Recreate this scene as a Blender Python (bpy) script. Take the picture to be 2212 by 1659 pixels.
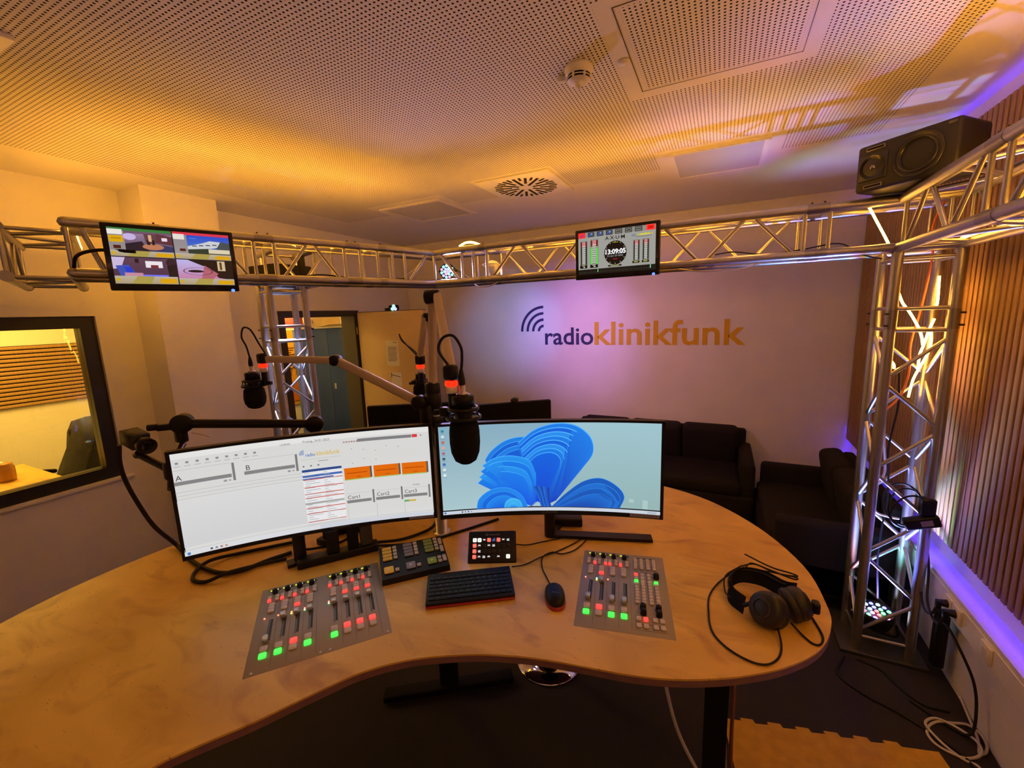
import bpy, bmesh, math, random
from mathutils import Vector, Matrix, Quaternion
random.seed(7)
for o in list(bpy.data.objects): bpy.data.objects.remove(o)
scn = bpy.context.scene
C = scn.collection
PI = math.pi
R = math.radians
CZ = 2.03          # camera height above the floor; many heights below are given relative to it

# ------------------------------------------------------------------ camera
def camera():
    yaw, pitch, roll = R(-26.258), R(-9.293), R(-1.981)
    f = Vector((math.sin(yaw)*math.cos(pitch), math.cos(yaw)*math.cos(pitch), math.sin(pitch)))
    r = Vector((math.cos(yaw), -math.sin(yaw), 0)); u = r.cross(f)
    r2 = math.cos(roll)*r + math.sin(roll)*u; u2 = -math.sin(roll)*r + math.cos(roll)*u
    m = Matrix((( r2.x, u2.x, -f.x, 0), (r2.y, u2.y, -f.y, 0), (r2.z, u2.z, -f.z, CZ), (0, 0, 0, 1)))
    cd = bpy.data.cameras.new('camera'); cd.sensor_width = 36; cd.sensor_fit = 'HORIZONTAL'
    cd.lens = 917.385/2212*36; cd.clip_start = .02; cd.clip_end = 60
    co = bpy.data.objects.new('camera', cd); C.objects.link(co); co.matrix_world = m
    scn.camera = co
camera()

# ------------------------------------------------------------------ world and exposure
w = bpy.data.worlds.new('world'); scn.world = w; w.use_nodes = True
w.node_tree.nodes['Background'].inputs[0].default_value = (.01, .008, .008, 1)
vs = scn.view_settings
vs.view_transform = 'Standard'; vs.look = 'None'; vs.gamma = 1; vs.exposure = 0; vs.use_curve_mapping = False

# light levels, tuned together
ROPE = 92.0
AMBER = (1.0, .41, .032)
WARM = (1.0, .42, .20)
STRIP = 70.0
VIOLET = (.050, .010, 1.0)

def V(x, y, z): return Vector((x, y, z + CZ))

def area(name, loc, target, size, power, col, sy=None, spread=None):
    l = bpy.data.lights.new(name, 'AREA'); l.energy = power; l.color = col; l.size = size
    if sy: l.shape = 'RECTANGLE'; l.size_y = sy
    if spread: l.spread = spread
    o = bpy.data.objects.new(name, l); C.objects.link(o); o.location = loc
    o.rotation_euler = (Vector(target)-Vector(loc)).to_track_quat('-Z', 'Y').to_euler(); return o
def spot(name, loc, target, ang, power, col, blend=1.0, r=.02):
    l = bpy.data.lights.new(name, 'SPOT'); l.energy = power; l.color = col; l.spot_size = R(ang); l.spot_blend = blend
    l.shadow_soft_size = r
    o = bpy.data.objects.new(name, l); C.objects.link(o); o.location = loc
    o.rotation_euler = (Vector(target)-Vector(loc)).to_track_quat('-Z', 'Y').to_euler(); return o

# control room and store room ceiling lamps (seen through the window and the doorway)
area('control_room_lamp', (-5.3, 1.2, 2.6), (-5.5, 1.3, 0), 1.2, 80, (1, .56, .10))
area('store_room_lamp', (-5.85, 3.9, 2.8), (-6.1, 4.3, 1.2), .5, 95, (1, .60, .16))

# ------------------------------------------------------------------ materials
def lin(c):
    if isinstance(c, str):
        c = tuple(int(c[i:i+2], 16) for i in (0, 2, 4))
    return tuple((x/255/12.92 if x/255 <= .04045 else ((x/255+.055)/1.055)**2.4) for x in c)
MATS = {}
def mat(name, col, rough=.5, metal=0, spec=None, emit=None, es=0, coat=0):
    if name in MATS: return MATS[name]
    m = bpy.data.materials.new(name); m.use_nodes = True
    b = m.node_tree.nodes['Principled BSDF']
    b.inputs['Base Color'].default_value = (*col, 1); b.inputs['Roughness'].default_value = rough
    b.inputs['Metallic'].default_value = metal
    if spec is not None: b.inputs['Specular IOR Level'].default_value = spec
    if emit: b.inputs['Emission Color'].default_value = (*emit, 1); b.inputs['Emission Strength'].default_value = es
    if coat: b.inputs['Coat Weight'].default_value = coat
    MATS[name] = m; return m
def nodes(m): return m.node_tree.nodes, m.node_tree.links
def noisy(name, c1, c2, scale, rough=.6, metal=0, detail=4, bump=0, bscale=None, coords='Object', stretch=None, spec=None):
    m = mat(name, c1, rough, metal, spec); n, l = nodes(m); b = n['Principled BSDF']
    tc = n.new('ShaderNodeTexCoord'); src = tc.outputs[coords]
    if stretch:
        mp = n.new('ShaderNodeMapping'); mp.inputs['Scale'].default_value = stretch; l.new(src, mp.inputs[0]); src = mp.outputs[0]
    t = n.new('ShaderNodeTexNoise'); t.inputs['Scale'].default_value = scale; t.inputs['Detail'].default_value = detail
    l.new(src, t.inputs['Vector'])
    r = n.new('ShaderNodeValToRGB'); r.color_ramp.elements[0].position = .35; r.color_ramp.elements[1].position = .65
    r.color_ramp.elements[0].color = (*c1, 1); r.color_ramp.elements[1].color = (*c2, 1)
    l.new(t.outputs[0], r.inputs[0]); l.new(r.outputs[0], b.inputs['Base Color'])
    if bump:
        t2 = n.new('ShaderNodeTexNoise'); t2.inputs['Scale'].default_value = bscale or scale*4; t2.inputs['Detail'].default_value = 3
        l.new(src, t2.inputs['Vector'])
        bp = n.new('ShaderNodeBump'); bp.inputs['Strength'].default_value = bump; bp.inputs['Distance'].default_value = .004
        l.new(t2.outputs[0], bp.inputs['Height']); l.new(bp.outputs[0], b.inputs['Normal'])
    return m
def emis(name, col, s, base=(.02, .02, .02)): return mat(name, base, .4, 0, None, col, s)

M_wall = noisy('wall_paint', (.77, .745, .73), (.81, .785, .77), 3, .75, bump=.12, bscale=220)
M_ceilplain = noisy('ceiling_paint', (.77, .74, .72), (.80, .77, .75), 2, .8, bump=.08, bscale=160)
M_carpet = noisy('carpet_pile', (.016, .013, .013), (.040, .031, .029), 260, .95, bump=.6, bscale=500)
M_alu = noisy('truss_aluminium', (.46, .45, .46), (.55, .54, .55), 30, .38, 1.0, bump=.05, bscale=140)
M_coupler = mat('coupler_aluminium', (.36, .35, .36), .36, 1)
M_bolt = mat('bolt_steel', (.06, .055, .055), .4, .8)
M_black = mat('black_plastic', (.007, .0065, .0065), .42, 0, .28)
M_blackm = mat('black_matte', (.006, .0055, .0055), .75, 0, .2)
M_blackgl = mat('black_gloss', (.008, .008, .008), .15)
M_rubber = mat('cable_rubber', (.009, .0075, .007), .55, 0, .3)
M_white = mat('white_plastic', (.72, .70, .68), .45)
M_cream = mat('cream_cable', (.62, .58, .50), .5)
M_chrome = mat('chrome', (.85, .85, .86), .06, 1)
M_steel = mat('brushed_steel', (.60, .58, .55), .32, 1)
M_arm = mat('arm_champagne', (.56, .46, .30), .5, .1)
M_foam = noisy('black_foam', (.006, .007, .007), (.014, .015, .014), 300, .95, bump=.7, bscale=420, spec=.15)
M_fabric = noisy('sofa_fabric', (.013, .011, .012), (.027, .022, .022), 220, .95, bump=.6, bscale=380, spec=.2)
M_slat = noisy('oak_slat', (.36, .20, .062), (.46, .27, .095), 14, .5, bump=.08, stretch=(8, 8, .6))
M_felt = mat('black_felt', (.014, .012, .011), .95)
M_frame = mat('window_frame_black', (.016, .014, .013), .35)
M_doorleaf = noisy('door_beige', (.60, .44, .22), (.66, .49, .26), 3, .5)
M_doorframe = mat('door_frame_dark', (.030, .026, .024), .45)
M_blue = noisy('cabinet_blue', (.022, .062, .26), (.03, .075, .30), 4, .5)
M_panelgrey = mat('console_grey', (.36, .33, .295), .55, .05)
M_paper = mat('paper', (.78, .76, .72), .8)
M_cardboard = noisy('cardboard', (.55, .42, .22), (.62, .48, .27), 6, .8)
M_mat = noisy('foam_mat_yellow', (.55, .31, .018), (.66, .37, .025), 18, .8, bump=.5, bscale=60)
M_red = mat('red_plastic', (.33, .018, .016), .4)
M_edge = noisy('table_edge_ply', (.155, .072, .075), (.24, .12, .122), 20, .5, stretch=(1, 1, 60))
M_orange = mat('orange_cable', (.75, .17, .04), .5)
M_glass_lens = mat('lens_glass', (.01, .01, .015), .05, 0, .8)
M_navy = mat('logo_navy', (.018, .014, .10), .6)
M_logoorange = mat('logo_orange', (.70, .40, .003), .6)

def rope_mat(name, s): return emis(name, AMBER, s)
M_rope = rope_mat('led_rope_amber', ROPE)
M_rope2 = rope_mat('led_rope_amber_soft', ROPE*.60)
M_rope_fill = emis('led_rope_warm_fill', WARM, ROPE*.22)
M_rope_in_fill = rope_mat('led_rope_amber_fill', ROPE*.30)  # for ropes added inside the beams to light the inner braces
M_ropec = emis('led_rope_bright', (1, .43, .045), ROPE*.42)
M_vstrip = emis('led_strip_violet', VIOLET, STRIP)
M_vstrip2 = emis('led_strip_violet_soft', VIOLET, STRIP*.4)
M_red_led = emis('onair_ring', (1, .022, .004), 1.5, (.5, .02, .01))
M_btn = mat('button_off', (.66, .58, .53), .5)
M_btn_red = emis('button_red', (1, .075, .06), .95, (.5, .06, .05))
M_btn_green = emis('button_green', (.06, 1, .10), .95, (.1, .5, .1))
M_led_c = [emis('par_led_%d' % i, c, 7) for i, c in enumerate([(1, .08, .1), (.1, 1, .25), (.12, .12, 1), (.3, .9, 1), (1, .25, .8)])]
M_led_w = [emis('par_led_pale_%d' % i, c, 2.0) for i, c in enumerate([(1, .3, .45), (.3, 1, .75), (.4, .4, 1), (.3, .9, 1)])]

def wood_mat():
    m = mat('table_birch', (.6, .38, .16), .38); n, l = nodes(m); b = n['Principled BSDF']
    tc = n.new('ShaderNodeTexCoord')
    def noise(scale, st, det=5, dist=0.0):
        mp = n.new('ShaderNodeMapping'); mp.inputs['Scale'].default_value = st; mp.inputs['Rotation'].default_value = (0, 0, R(28))
        l.new(tc.outputs['Object'], mp.inputs[0])
        t = n.new('ShaderNodeTexNoise'); t.inputs['Scale'].default_value = scale; t.inputs['Detail'].default_value = det
        t.inputs['Distortion'].default_value = dist
        l.new(mp.outputs[0], t.inputs['Vector']); return t.outputs[0]
    def ramp(src, p0, c0, p1, c1):
        r = n.new('ShaderNodeValToRGB'); e = r.color_ramp.elements
        e[0].position = p0; e[0].color = (*c0, 1); e[1].position = p1; e[1].color = (*c1, 1); l.new(src, r.inputs[0]); return r.outputs[0]
    base = ramp(noise(2.2, (1, 1.7, 1), 6, .8), .30, (.59, .345, .050), .62, (.80, .515, .098))
    patch = ramp(noise(3.6, (1, 2.0, 1), 6, 1.4), .53, (0, 0, 0), .74, (.85, .85, .85))
    fleck = ramp(noise(30, (1, 9, 1), 2), .70, (0, 0, 0), .76, (1, 1, 1))
    mx = n.new('ShaderNodeMix'); mx.data_type = 'RGBA'; l.new(patch, mx.inputs['Factor']); l.new(base, mx.inputs['A'])
    mx.inputs['B'].default_value = (.46, .225, .042, 1)
    mx2 = n.new('ShaderNodeMix'); mx2.data_type = 'RGBA'; l.new(fleck, mx2.inputs['Factor']); l.new(mx.outputs['Result'], mx2.inputs['A'])
    mx2.inputs['B'].default_value = (.30, .13, .04, 1)
    l.new(mx2.outputs['Result'], b.inputs['Base Color'])
    return m
M_wood = wood_mat()

def ceiling_mat():
    # perforated plasterboard: 8 mm holes on an 18 mm grid cut through the sheet
    m = bpy.data.materials.new('perforated_plasterboard'); m.use_nodes = True; n, l = nodes(m); b = n['Principled BSDF']
    b.inputs['Base Color'].default_value = (.78, .75, .73, 1); b.inputs['Roughness'].default_value = .8
    out = n['Material Output']
    tc = n.new('ShaderNodeTexCoord'); sp = n.new('ShaderNodeSeparateXYZ'); l.new(tc.outputs['Object'], sp.inputs[0])
    def math_(op, a, bb=None, c=None):
        k = n.new('ShaderNodeMath'); k.operation = op
        for i, v in enumerate((a, bb, c)):
            if v is None: continue
            if isinstance(v, (int, float)): k.inputs[i].default_value = v
            else: l.new(v, k.inputs[i])
        return k.outputs[0]
    P = .018
    def cell(s, off):
        a = math_('DIVIDE', math_('SUBTRACT', s, off), P)
        return math_('MULTIPLY', math_('SUBTRACT', math_('FRACT', math_('ADD', a, .5)), .5), P)
    dx, dy = cell(sp.outputs[0], -.427), cell(sp.outputs[1], 1.835)
    d = math_('SQRT', math_('ADD', math_('MULTIPLY', dx, dx), math_('MULTIPLY', dy, dy)))
    hole = math_('LESS_THAN', d, .0042)
    def inside(x0, x1, y0, y1):
        a = math_('MULTIPLY', math_('GREATER_THAN', sp.outputs[0], x0), math_('LESS_THAN', sp.outputs[0], x1))
        bb = math_('MULTIPLY', math_('GREATER_THAN', sp.outputs[1], y0), math_('LESS_THAN', sp.outputs[1], y1))
        return math_('MULTIPLY', a, bb)
    area_ = inside(-3.53, .80, -2.2, 3.45)
    for r in HOLE_FREE: area_ = math_('MULTIPLY', area_, math_('SUBTRACT', 1, inside(*r)))
    for r in HOLE_IN: area_ = math_('MAXIMUM', area_, inside(*r))
    hole = math_('MULTIPLY', hole, area_)
    tr = n.new('ShaderNodeBsdfTransparent'); mx = n.new('ShaderNodeMixShader')
    l.new(hole, mx.inputs[0]); l.new(b.outputs[0], mx.inputs[1]); l.new(tr.outputs[0], mx.inputs[2]); l.new(mx.outputs[0], out.inputs[0])
    return m
HOLE_FREE = [(-1.76, -1.10, 2.94, 3.6), (-.43, .31, 1.55, 2.295), (-.43, .30, 3.08, 3.85), (-2.95, -2.15, 3.10, 3.9)]
HOLE_IN = [(-.352, .236, 1.62, 2.212)]
M_perf = ceiling_mat()

def glass_mat():
    m = bpy.data.materials.new('window_glass'); m.use_nodes = True; n, l = nodes(m); n.remove(n['Principled BSDF'])
    out = n['Material Output']; tr = n.new('ShaderNodeBsdfTransparent'); tr.inputs[0].default_value = (.93, .95, .93, 1)
    gl = n.new('ShaderNodeBsdfGlossy'); gl.inputs['Roughness'].default_value = .01
    fr = n.new('ShaderNodeFresnel'); fr.inputs[0].default_value = 1.45
    mx = n.new('ShaderNodeMixShader'); l.new(fr.outputs[0], mx.inputs[0]); l.new(tr.outputs[0], mx.inputs[1]); l.new(gl.outputs[0], mx.inputs[2])
    l.new(mx.outputs[0], out.inputs[0]); return m
M_glass = glass_mat()

def screen_mat():
    m = bpy.data.materials.new('screen_picture'); m.use_nodes = True; n, l = nodes(m)
    b = n['Principled BSDF']; b.inputs['Base Color'].default_value = (.01, .01, .01, 1); b.inputs['Roughness'].default_value = .35
    a = n.new('ShaderNodeAttribute'); a.attribute_name = 'Col'; l.new(a.outputs['Color'], b.inputs['Emission Color'])
    b.inputs['Emission Strength'].default_value = 1.0
    return m
M_screen = screen_mat()
def print_mat():
    m = bpy.data.materials.new('printed_surface'); m.use_nodes = True; n, l = nodes(m)
    b = n['Principled BSDF']; b.inputs['Roughness'].default_value = .6
    a = n.new('ShaderNodeAttribute'); a.attribute_name = 'Col'; l.new(a.outputs['Color'], b.inputs['Base Color']); return m
M_print = print_mat()

# ------------------------------------------------------------------ object helpers
def tag(o, label=None, cat=None, group=None, kind=None):
    if label: o['label'] = label
    if cat: o['category'] = cat
    if group: o['group'] = group
    if kind: o['kind'] = kind
    return o
def thing(name, label, cat, loc=(0, 0, 0), rotz=0, group=None, rot=None):
    o = bpy.data.objects.new(name, None); o.empty_display_size = .05; C.objects.link(o)
    o.location = loc; o.rotation_euler = rot or (0, 0, rotz)
    return tag(o, label, cat, group)
def basis(o):
    return Matrix.Translation(o.location) @ o.rotation_euler.to_matrix().to_4x4() @ Matrix.Diagonal((*o.scale, 1))
def root_mat(o):
    m = basis(o)
    if o.parent: m = root_mat(o.parent) @ o.matrix_parent_inverse @ m
    return m
def attach(o, parent, world=True):
    if parent is None: return o
    o.parent = parent
    if world: o.matrix_parent_inverse = root_mat(parent).inverted()
    return o
def mesh_obj(name, me, parent=None, world=True):
    o = bpy.data.objects.new(name, me); C.objects.link(o); return attach(o, parent, world)

class MB:
    def __init__(s): s.v = []; s.f = []; s.sm = []
    def add(s, vs, fs, smooth=False):
        k = len(s.v); s.v += [tuple(x) for x in vs]; s.f += [tuple(i+k for i in f) for f in fs]; s.sm += [smooth]*len(fs); return s
    def box(s, a, b):
        (x0, y0, z0), (x1, y1, z1) = a, b
        return s.add([(x0,y0,z0),(x1,y0,z0),(x1,y1,z0),(x0,y1,z0),(x0,y0,z1),(x1,y0,z1),(x1,y1,z1),(x0,y1,z1)],
                     [(0,3,2,1),(4,5,6,7),(0,1,5,4),(1,2,6,5),(2,3,7,6),(3,0,4,7)])
    def rbox(s, c, size, bev=.004, seg=2, rot=None):
        bm = bmesh.new(); bmesh.ops.create_cube(bm, size=1)
        bmesh.ops.scale(bm, vec=size, verts=bm.verts)
        if bev: bmesh.ops.bevel(bm, geom=bm.edges[:], offset=min(bev, min(size)*.49), segments=seg, affect='EDGES', profile=.5)
        m = Matrix.Translation(c) @ (rot.to_4x4() if rot else Matrix())
        bm.transform(m); bm.verts.index_update()
        s.add([v.co.copy() for v in bm.verts], [[v.index for v in f.verts] for f in bm.faces], bev > 0); bm.free(); return s
    def cyl(s, a, b, r, r2=None, n=20, caps=True):
        a, b = Vector(a), Vector(b); r2 = r if r2 is None else r2
        q = (b-a).to_track_quat('Z', 'Y'); k = len(s.v)
        ring = [(math.cos(2*PI*i/n), math.sin(2*PI*i/n)) for i in range(n)]
        vs = [a+q@Vector((r*c, r*t, 0)) for c, t in ring]+[b+q@Vector((r2*c, r2*t, 0)) for c, t in ring]
        s.add(vs, [(i, (i+1) % n, n+(i+1) % n, n+i) for i in range(n)], True)
        if caps:
            s.add(vs[:n], [tuple(range(n-1, -1, -1))]); s.add(vs[n:], [tuple(range(n))])
        return s
    def lathe(s, prof, o=(0, 0, 0), axis=(0, 0, 1), n=28):
        o = Vector(o); q = Vector(axis).to_track_quat('Z', 'Y'); vs = []; fs = []
        for r, z in prof:
            for i in range(n): vs.append(o+q@Vector((r*math.cos(2*PI*i/n), r*math.sin(2*PI*i/n), z)))
        for j in range(len(prof)-1):
            for i in range(n): fs.append((j*n+i, j*n+(i+1) % n, (j+1)*n+(i+1) % n, (j+1)*n+i))
        return s.add(vs, fs, True)
    def prism(s, pts, z0, z1):
        n = len(pts)
        s.add([(x, y, z0) for x, y in pts]+[(x, y, z1) for x, y in pts], [(i, (i+1) % n, n+(i+1) % n, n+i) for i in range(n)])
        s.add([(x, y, z1) for x, y in pts], [tuple(range(n))]); s.add([(x, y, z0) for x, y in pts], [tuple(range(n-1, -1, -1))]); return s
    def tube(s, pts, r, n=8, closed=False):
        pts = [Vector(p) for p in pts]; m = len(pts); vs = []; fs = []
        t0 = (pts[1]-pts[0]).normalized(); up = Vector((0, 0, 1)) if abs(t0.z) < .9 else Vector((1, 0, 0))
        nrm = (up - t0*up.dot(t0)).normalized()
        for i, p in enumerate(pts):
            a = pts[(i-1) % m] if (closed or i > 0) else p; b = pts[(i+1) % m] if (closed or i < m-1) else p
            t = (b-a).normalized(); nrm = (nrm-t*nrm.dot(t)).normalized(); bi = t.cross(nrm)
            for k in range(n):
                c = 2*PI*k/n; vs.append(p+r*(math.cos(c)*nrm+math.sin(c)*bi))
        for i in range(m if closed else m-1):
            j = (i+1) % m
            for k in range(n): fs.append((i*n+k, i*n+(k+1) % n, j*n+(k+1) % n, j*n+k))
        s.add(vs, fs, True)
        if not closed:
            s.add(vs[:n], [tuple(range(n-1, -1, -1))]); s.add(vs[-n:], [tuple(range(n))])
        return s
    def strip(s, pts, wvec, th):
        # flat band of half-width vector(s) wvec and thickness th swept along pts
        pts = [Vector(p) for p in pts]; vs = []; fs = []; m = len(pts)
        for i, p in enumerate(pts):
            w_ = Vector(wvec[i] if isinstance(wvec, list) else wvec)
            t = (pts[min(i+1, m-1)]-pts[max(i-1, 0)]).normalized(); nn = t.cross(w_).normalized()*th/2
            vs += [p-w_-nn, p+w_-nn, p+w_+nn, p-w_+nn]
        for i in range(m-1):
            for k in range(4): fs.append((i*4+k, i*4+(k+1) % 4, i*4+4+(k+1) % 4, i*4+4+k))
        fs += [(3, 2, 1, 0), tuple((m-1)*4+k for k in range(4))]
        return s.add(vs, fs, False)
    def mesh(s, name, m):
        me = bpy.data.meshes.new(name); me.from_pydata(s.v, [], s.f)
        bm = bmesh.new(); bm.from_mesh(me); bmesh.ops.recalc_face_normals(bm, faces=bm.faces); 
        for f, k in zip(bm.faces, s.sm): f.smooth = k
        bm.to_mesh(me); bm.free()
        me.materials.append(m); return me
    def obj(s, name, m, parent=None, world=True): return mesh_obj(name, s.mesh(name, m), parent, world)

def smooth_path(pts, n=6, closed=False):
    pts = [Vector(p) for p in pts]; out = []; m = len(pts)
    for i in range(m if closed else m-1):
        p1, p2 = pts[i], pts[(i+1) % m]
        p0 = pts[(i-1) % m] if (closed or i) else p1*2-p2
        p3 = pts[(i+2) % m] if (closed or i < m-2) else p2*2-p1
        for k in range(n):
            t = k/n; out.append(.5*((2*p1)+(-p0+p2)*t+(2*p0-5*p1+4*p2-p3)*t*t+(-p0+3*p1-3*p2+p3)*t**3))
    if not closed: out.append(pts[-1])
    return out
def cable(name, pts, r, m, label=None, cat='cable', parent=None, world=True, n=6, group=None, closed=False):
    o = MB().tube(smooth_path(pts, n, closed), r, 8, closed).obj(name, m, parent, world)
    if label: tag(o, label, cat, group)
    return o

_unit = {}
def rod(name, a, b, r, m, parent=None, n=14):
    """one straight tube between two points; alike tubes share a unit cylinder mesh"""
    a, b = Vector(a), Vector(b); key = (m.name, n)
    if key not in _unit: _unit[key] = MB().cyl((0, 0, 0), (0, 0, 1), 1, n=n).mesh('tube_'+m.name, m)
    o = bpy.data.objects.new(name, _unit[key]); C.objects.link(o)
    o.rotation_mode = 'XYZ'; o.location = a; o.rotation_euler = (b-a).to_track_quat('Z', 'Y').to_euler(); o.scale = (r, r, (b-a).length)
    return attach(o, parent)
_ubox = {}
def ubox(name, c, size, m, parent=None, world=False, bev=.12, rotz=0):
    """bevelled block from a shared unit mesh (buttons, keys)"""
    key = (m.name, bev)
    if key not in _ubox: _ubox[key] = MB().rbox((0, 0, 0), (1, 1, 1), bev, 1).mesh('block_'+m.name, m)
    o = bpy.data.objects.new(name, _ubox[key]); C.objects.link(o); o.location = c; o.scale = size; o.rotation_euler = (0, 0, rotz)
    return attach(o, parent, world)
def struct(name, mb, m, label=None):
    o = mb.obj(name, m); o['kind'] = 'structure'
    if label: o['label'] = label
    return o

# text outlines as geometry
def text_geo(s, size=1.0, bold=0.0, align='LEFT'):
    cu = bpy.data.curves.new('txt', 'FONT'); cu.body = s; cu.size = size; cu.offset = bold; cu.align_x = align; cu.resolution_u = 3
    o = bpy.data.objects.new('txt', cu); C.objects.link(o)
    me = bpy.data.meshes.new_from_object(o)
    vs = [v.co.copy() for v in me.vertices]; fs = [tuple(p.vertices) for p in me.polygons]
    bpy.data.objects.remove(o); bpy.data.curves.remove(cu); bpy.data.meshes.remove(me)
    return vs, fs

class Draw:
    """flat picture built of coloured polygons; u right, v down, both 0..1; mapped onto a (curved) panel"""
    def __init__(s, W, H, fmap=None, seg=1, layer=.00025):
        s.W, s.H, s.seg, s.layer = W, H, seg, layer; s.k = 0
        s.map = fmap or (lambda x, z, d: (x, -d, z)); s.v = []; s.f = []; s.c = []
    def pt(s, u, v): return s.map((u-.5)*s.W, (.5-v)*s.H, s.k*s.layer)
    def tri(s, pts, cols, faces):
        b = len(s.v); s.v += [s.pt(*p) for p in pts]
        for f in faces: s.f.append(tuple(b+i for i in f)); s.c.append([cols[i] for i in f])
    def rect(s, u0, v0, u1, v1, col, col2=None, n=None):
        s.k += 1; c1 = lin(col); c2 = lin(col2) if col2 else c1
        n = n or max(1, int(s.seg*abs(u1-u0)+.999)); pts = []; cols = []; fs = []
        for i in range(n+1):
            u = u0+(u1-u0)*i/n; pts += [(u, v1), (u, v0)]; cols += [c2, c1]
            if i: fs.append((2*i-2, 2*i, 2*i+1, 2*i-1))
        s.tri(pts, cols, fs)
    def poly(s, pts, col):
        s.k += 1; c = lin(col); s.tri(pts, [c]*len(pts), [tuple(range(len(pts)))])
    def quad(s, p, col): s.poly(p, col)
    def ell(s, u, v, ru, rv, col, n=28):
        s.poly([(u+ru*math.cos(-2*PI*i/n), v+rv*math.sin(-2*PI*i/n)) for i in range(n)], col)
    def ring(s, u, v, ru, rv, th, col, a0=0, a1=360, n=24):
        s.k += 1; c = lin(col); pts = []; fs = []
        for i in range(n+1):
            a = R(a0+(a1-a0)*i/n); k = 1-th
            pts += [(u+ru*math.cos(a), v-rv*math.sin(a)), (u+ru*k*math.cos(a), v-rv*k*math.sin(a))]
            if i: fs.append((2*i-2, 2*i, 2*i+1, 2*i-1))
        s.tri(pts, [c]*len(pts), fs)
    def line(s, p, q, th, col):
        (a, b), (c, d) = p, q; dx, dy = (c-a)*s.W, (d-b)*s.H; L = math.hypot(dx, dy) or 1
        nx, ny = -dy/L*th/2/s.W, dx/L*th/2/s.H
        s.poly([(a+nx, b+ny), (c+nx, d+ny), (c-nx, d-ny), (a-nx, b-ny)], col)
    def text(s, t, u, v, h, col, bold=0, align='LEFT', sx=1.0):
        s.k += 1; c = lin(col); vs, fs = text_geo(t, h, bold*h, align); b = len(s.v)
        s.v += [s.map((u-.5)*s.W+p.x*sx, (.5-v)*s.H+p.y, s.k*s.layer) for p in vs]
        for f in fs: s.f.append(tuple(b+i for i in f)); s.c.append([c]*len(f))
    def fan(s, pts, cols):
        """first point is the hub; cols per point"""
        s.k += 1; n = len(pts); s.tri(pts, [lin(c) for c in cols], [(0, i, i+1) for i in range(1, n-1)])
    def band(s, A, B, ca, cb):
        s.k += 1; n = len(A); ca, cb = lin(ca), lin(cb)
        s.tri(list(A)+list(B), [ca]*n+[cb]*n, [(i, i+1, n+i+1, n+i) for i in range(n-1)])
    def obj(s, name, parent, m=None, world=False):
        me = bpy.data.meshes.new(name); me.from_pydata(s.v, [], s.f)
        at = me.color_attributes.new('Col', 'FLOAT_COLOR', 'CORNER'); i = 0
        for cs, p in zip(s.c, me.polygons):
            for j, li in enumerate(p.loop_indices): at.data[li].color = (*cs[j], 1)
        me.materials.append(m or M_screen); return mesh_obj(name, me, parent, world)

# ================================================================== THE ROOM
XL, XR, YB, YF, ZT = -4.07, 1.18, 4.96, -2.4, 3.03
struct('floor', MB().box((XL-.2, YF-.2, -.05), (XR+.2, YB+.2, 0)), M_carpet, 'dark brown carpet')
# ceiling sheet with the fleece above the holes
ce = struct('ceiling', MB().add([(XL, YF, ZT), (XR, YF, ZT), (XR, YB, ZT), (XL, YB, ZT)], [(0, 1, 2, 3)]), M_perf, 'perforated plasterboard ceiling')
MB().box((XL-.2, YF-.2, ZT+.02), (XR+.2, YB+.2, ZT+.06)).obj('acoustic_fleece', M_felt, ce)
struct('wall_back', MB().box((XL-.2, YB, 0), (XR+.2, YB+.2, ZT)), M_wall)
struct('wall_right', MB().box((XR, YF-.2, 0), (XR+.2, YB, ZT)), M_wall)
struct('wall_front', MB().box((XL-.2, YF-.2, 0), (XR, YF, ZT)), M_wall)
# left wall with the window to the control room and the doorway
WY0, WY1, WZ0, WZ1 = -.35, 1.478, .913, 2.122
DY0, DY1, DZ = 2.92, 3.955, 2.125
wl = MB()
wl.box((XL-.2, YF, 0), (XL, WY0, ZT)); wl.box((XL-.2, WY0, 0), (XL, WY1, WZ0)); wl.box((XL-.2, WY0, WZ1), (XL, WY1, ZT))
wl.box((XL-.2, WY1, 0), (XL, DY0, ZT)); wl.box((XL-.2, DY0, DZ), (XL, DY1, ZT)); wl.box((XL-.2, DY1, 0), (XL, YB, ZT))
struct('wall_left', wl, M_wall)
struct('wall_pilaster', MB().box((XL, 1.73, 0), (-3.75, 2.25, ZT)), M_wall, 'boxed pilaster on the left wall')
for i, (a, b) in enumerate((((XL, YF, 0), (XL+.012, WY1+.2, .06)), ((-3.0, YB-.012, 0), (XR, YB, .06)))):
    struct('baseboard_'+('left', 'back')[i], MB().box(a, b), M_doorframe)

# window_1: black frame, pane, white sill
wf = MB()
fw, xa, xb = .085, XL-.13, XL-.03
wf.box((xa, WY0, WZ0), (xb, WY0+fw, WZ1)); wf.box((xa, WY1-fw, WZ0), (xb, WY1, WZ1))
wf.box((xa, WY0+fw, WZ0), (xb, WY1-fw, WZ0+fw)); wf.box((xa, WY0+fw, WZ1-fw), (xb, WY1-fw, WZ1))
w1 = tag(bpy.data.objects.new('window_1', None), 'black framed window to the control room', None, None, 'structure'); C.objects.link(w1); w1.location = (XL, .56, WZ0)
wf.obj('window_frame', M_frame, w1)
MB().box((XL-.085, WY0+fw, WZ0+fw), (XL-.075, WY1-fw, WZ1-fw)).obj('pane', M_glass, w1)
MB().rbox((XL-.005, .58, WZ0-.012), (.05, 1.9, .022), .004).obj('window_sill', M_white, w1)

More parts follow.
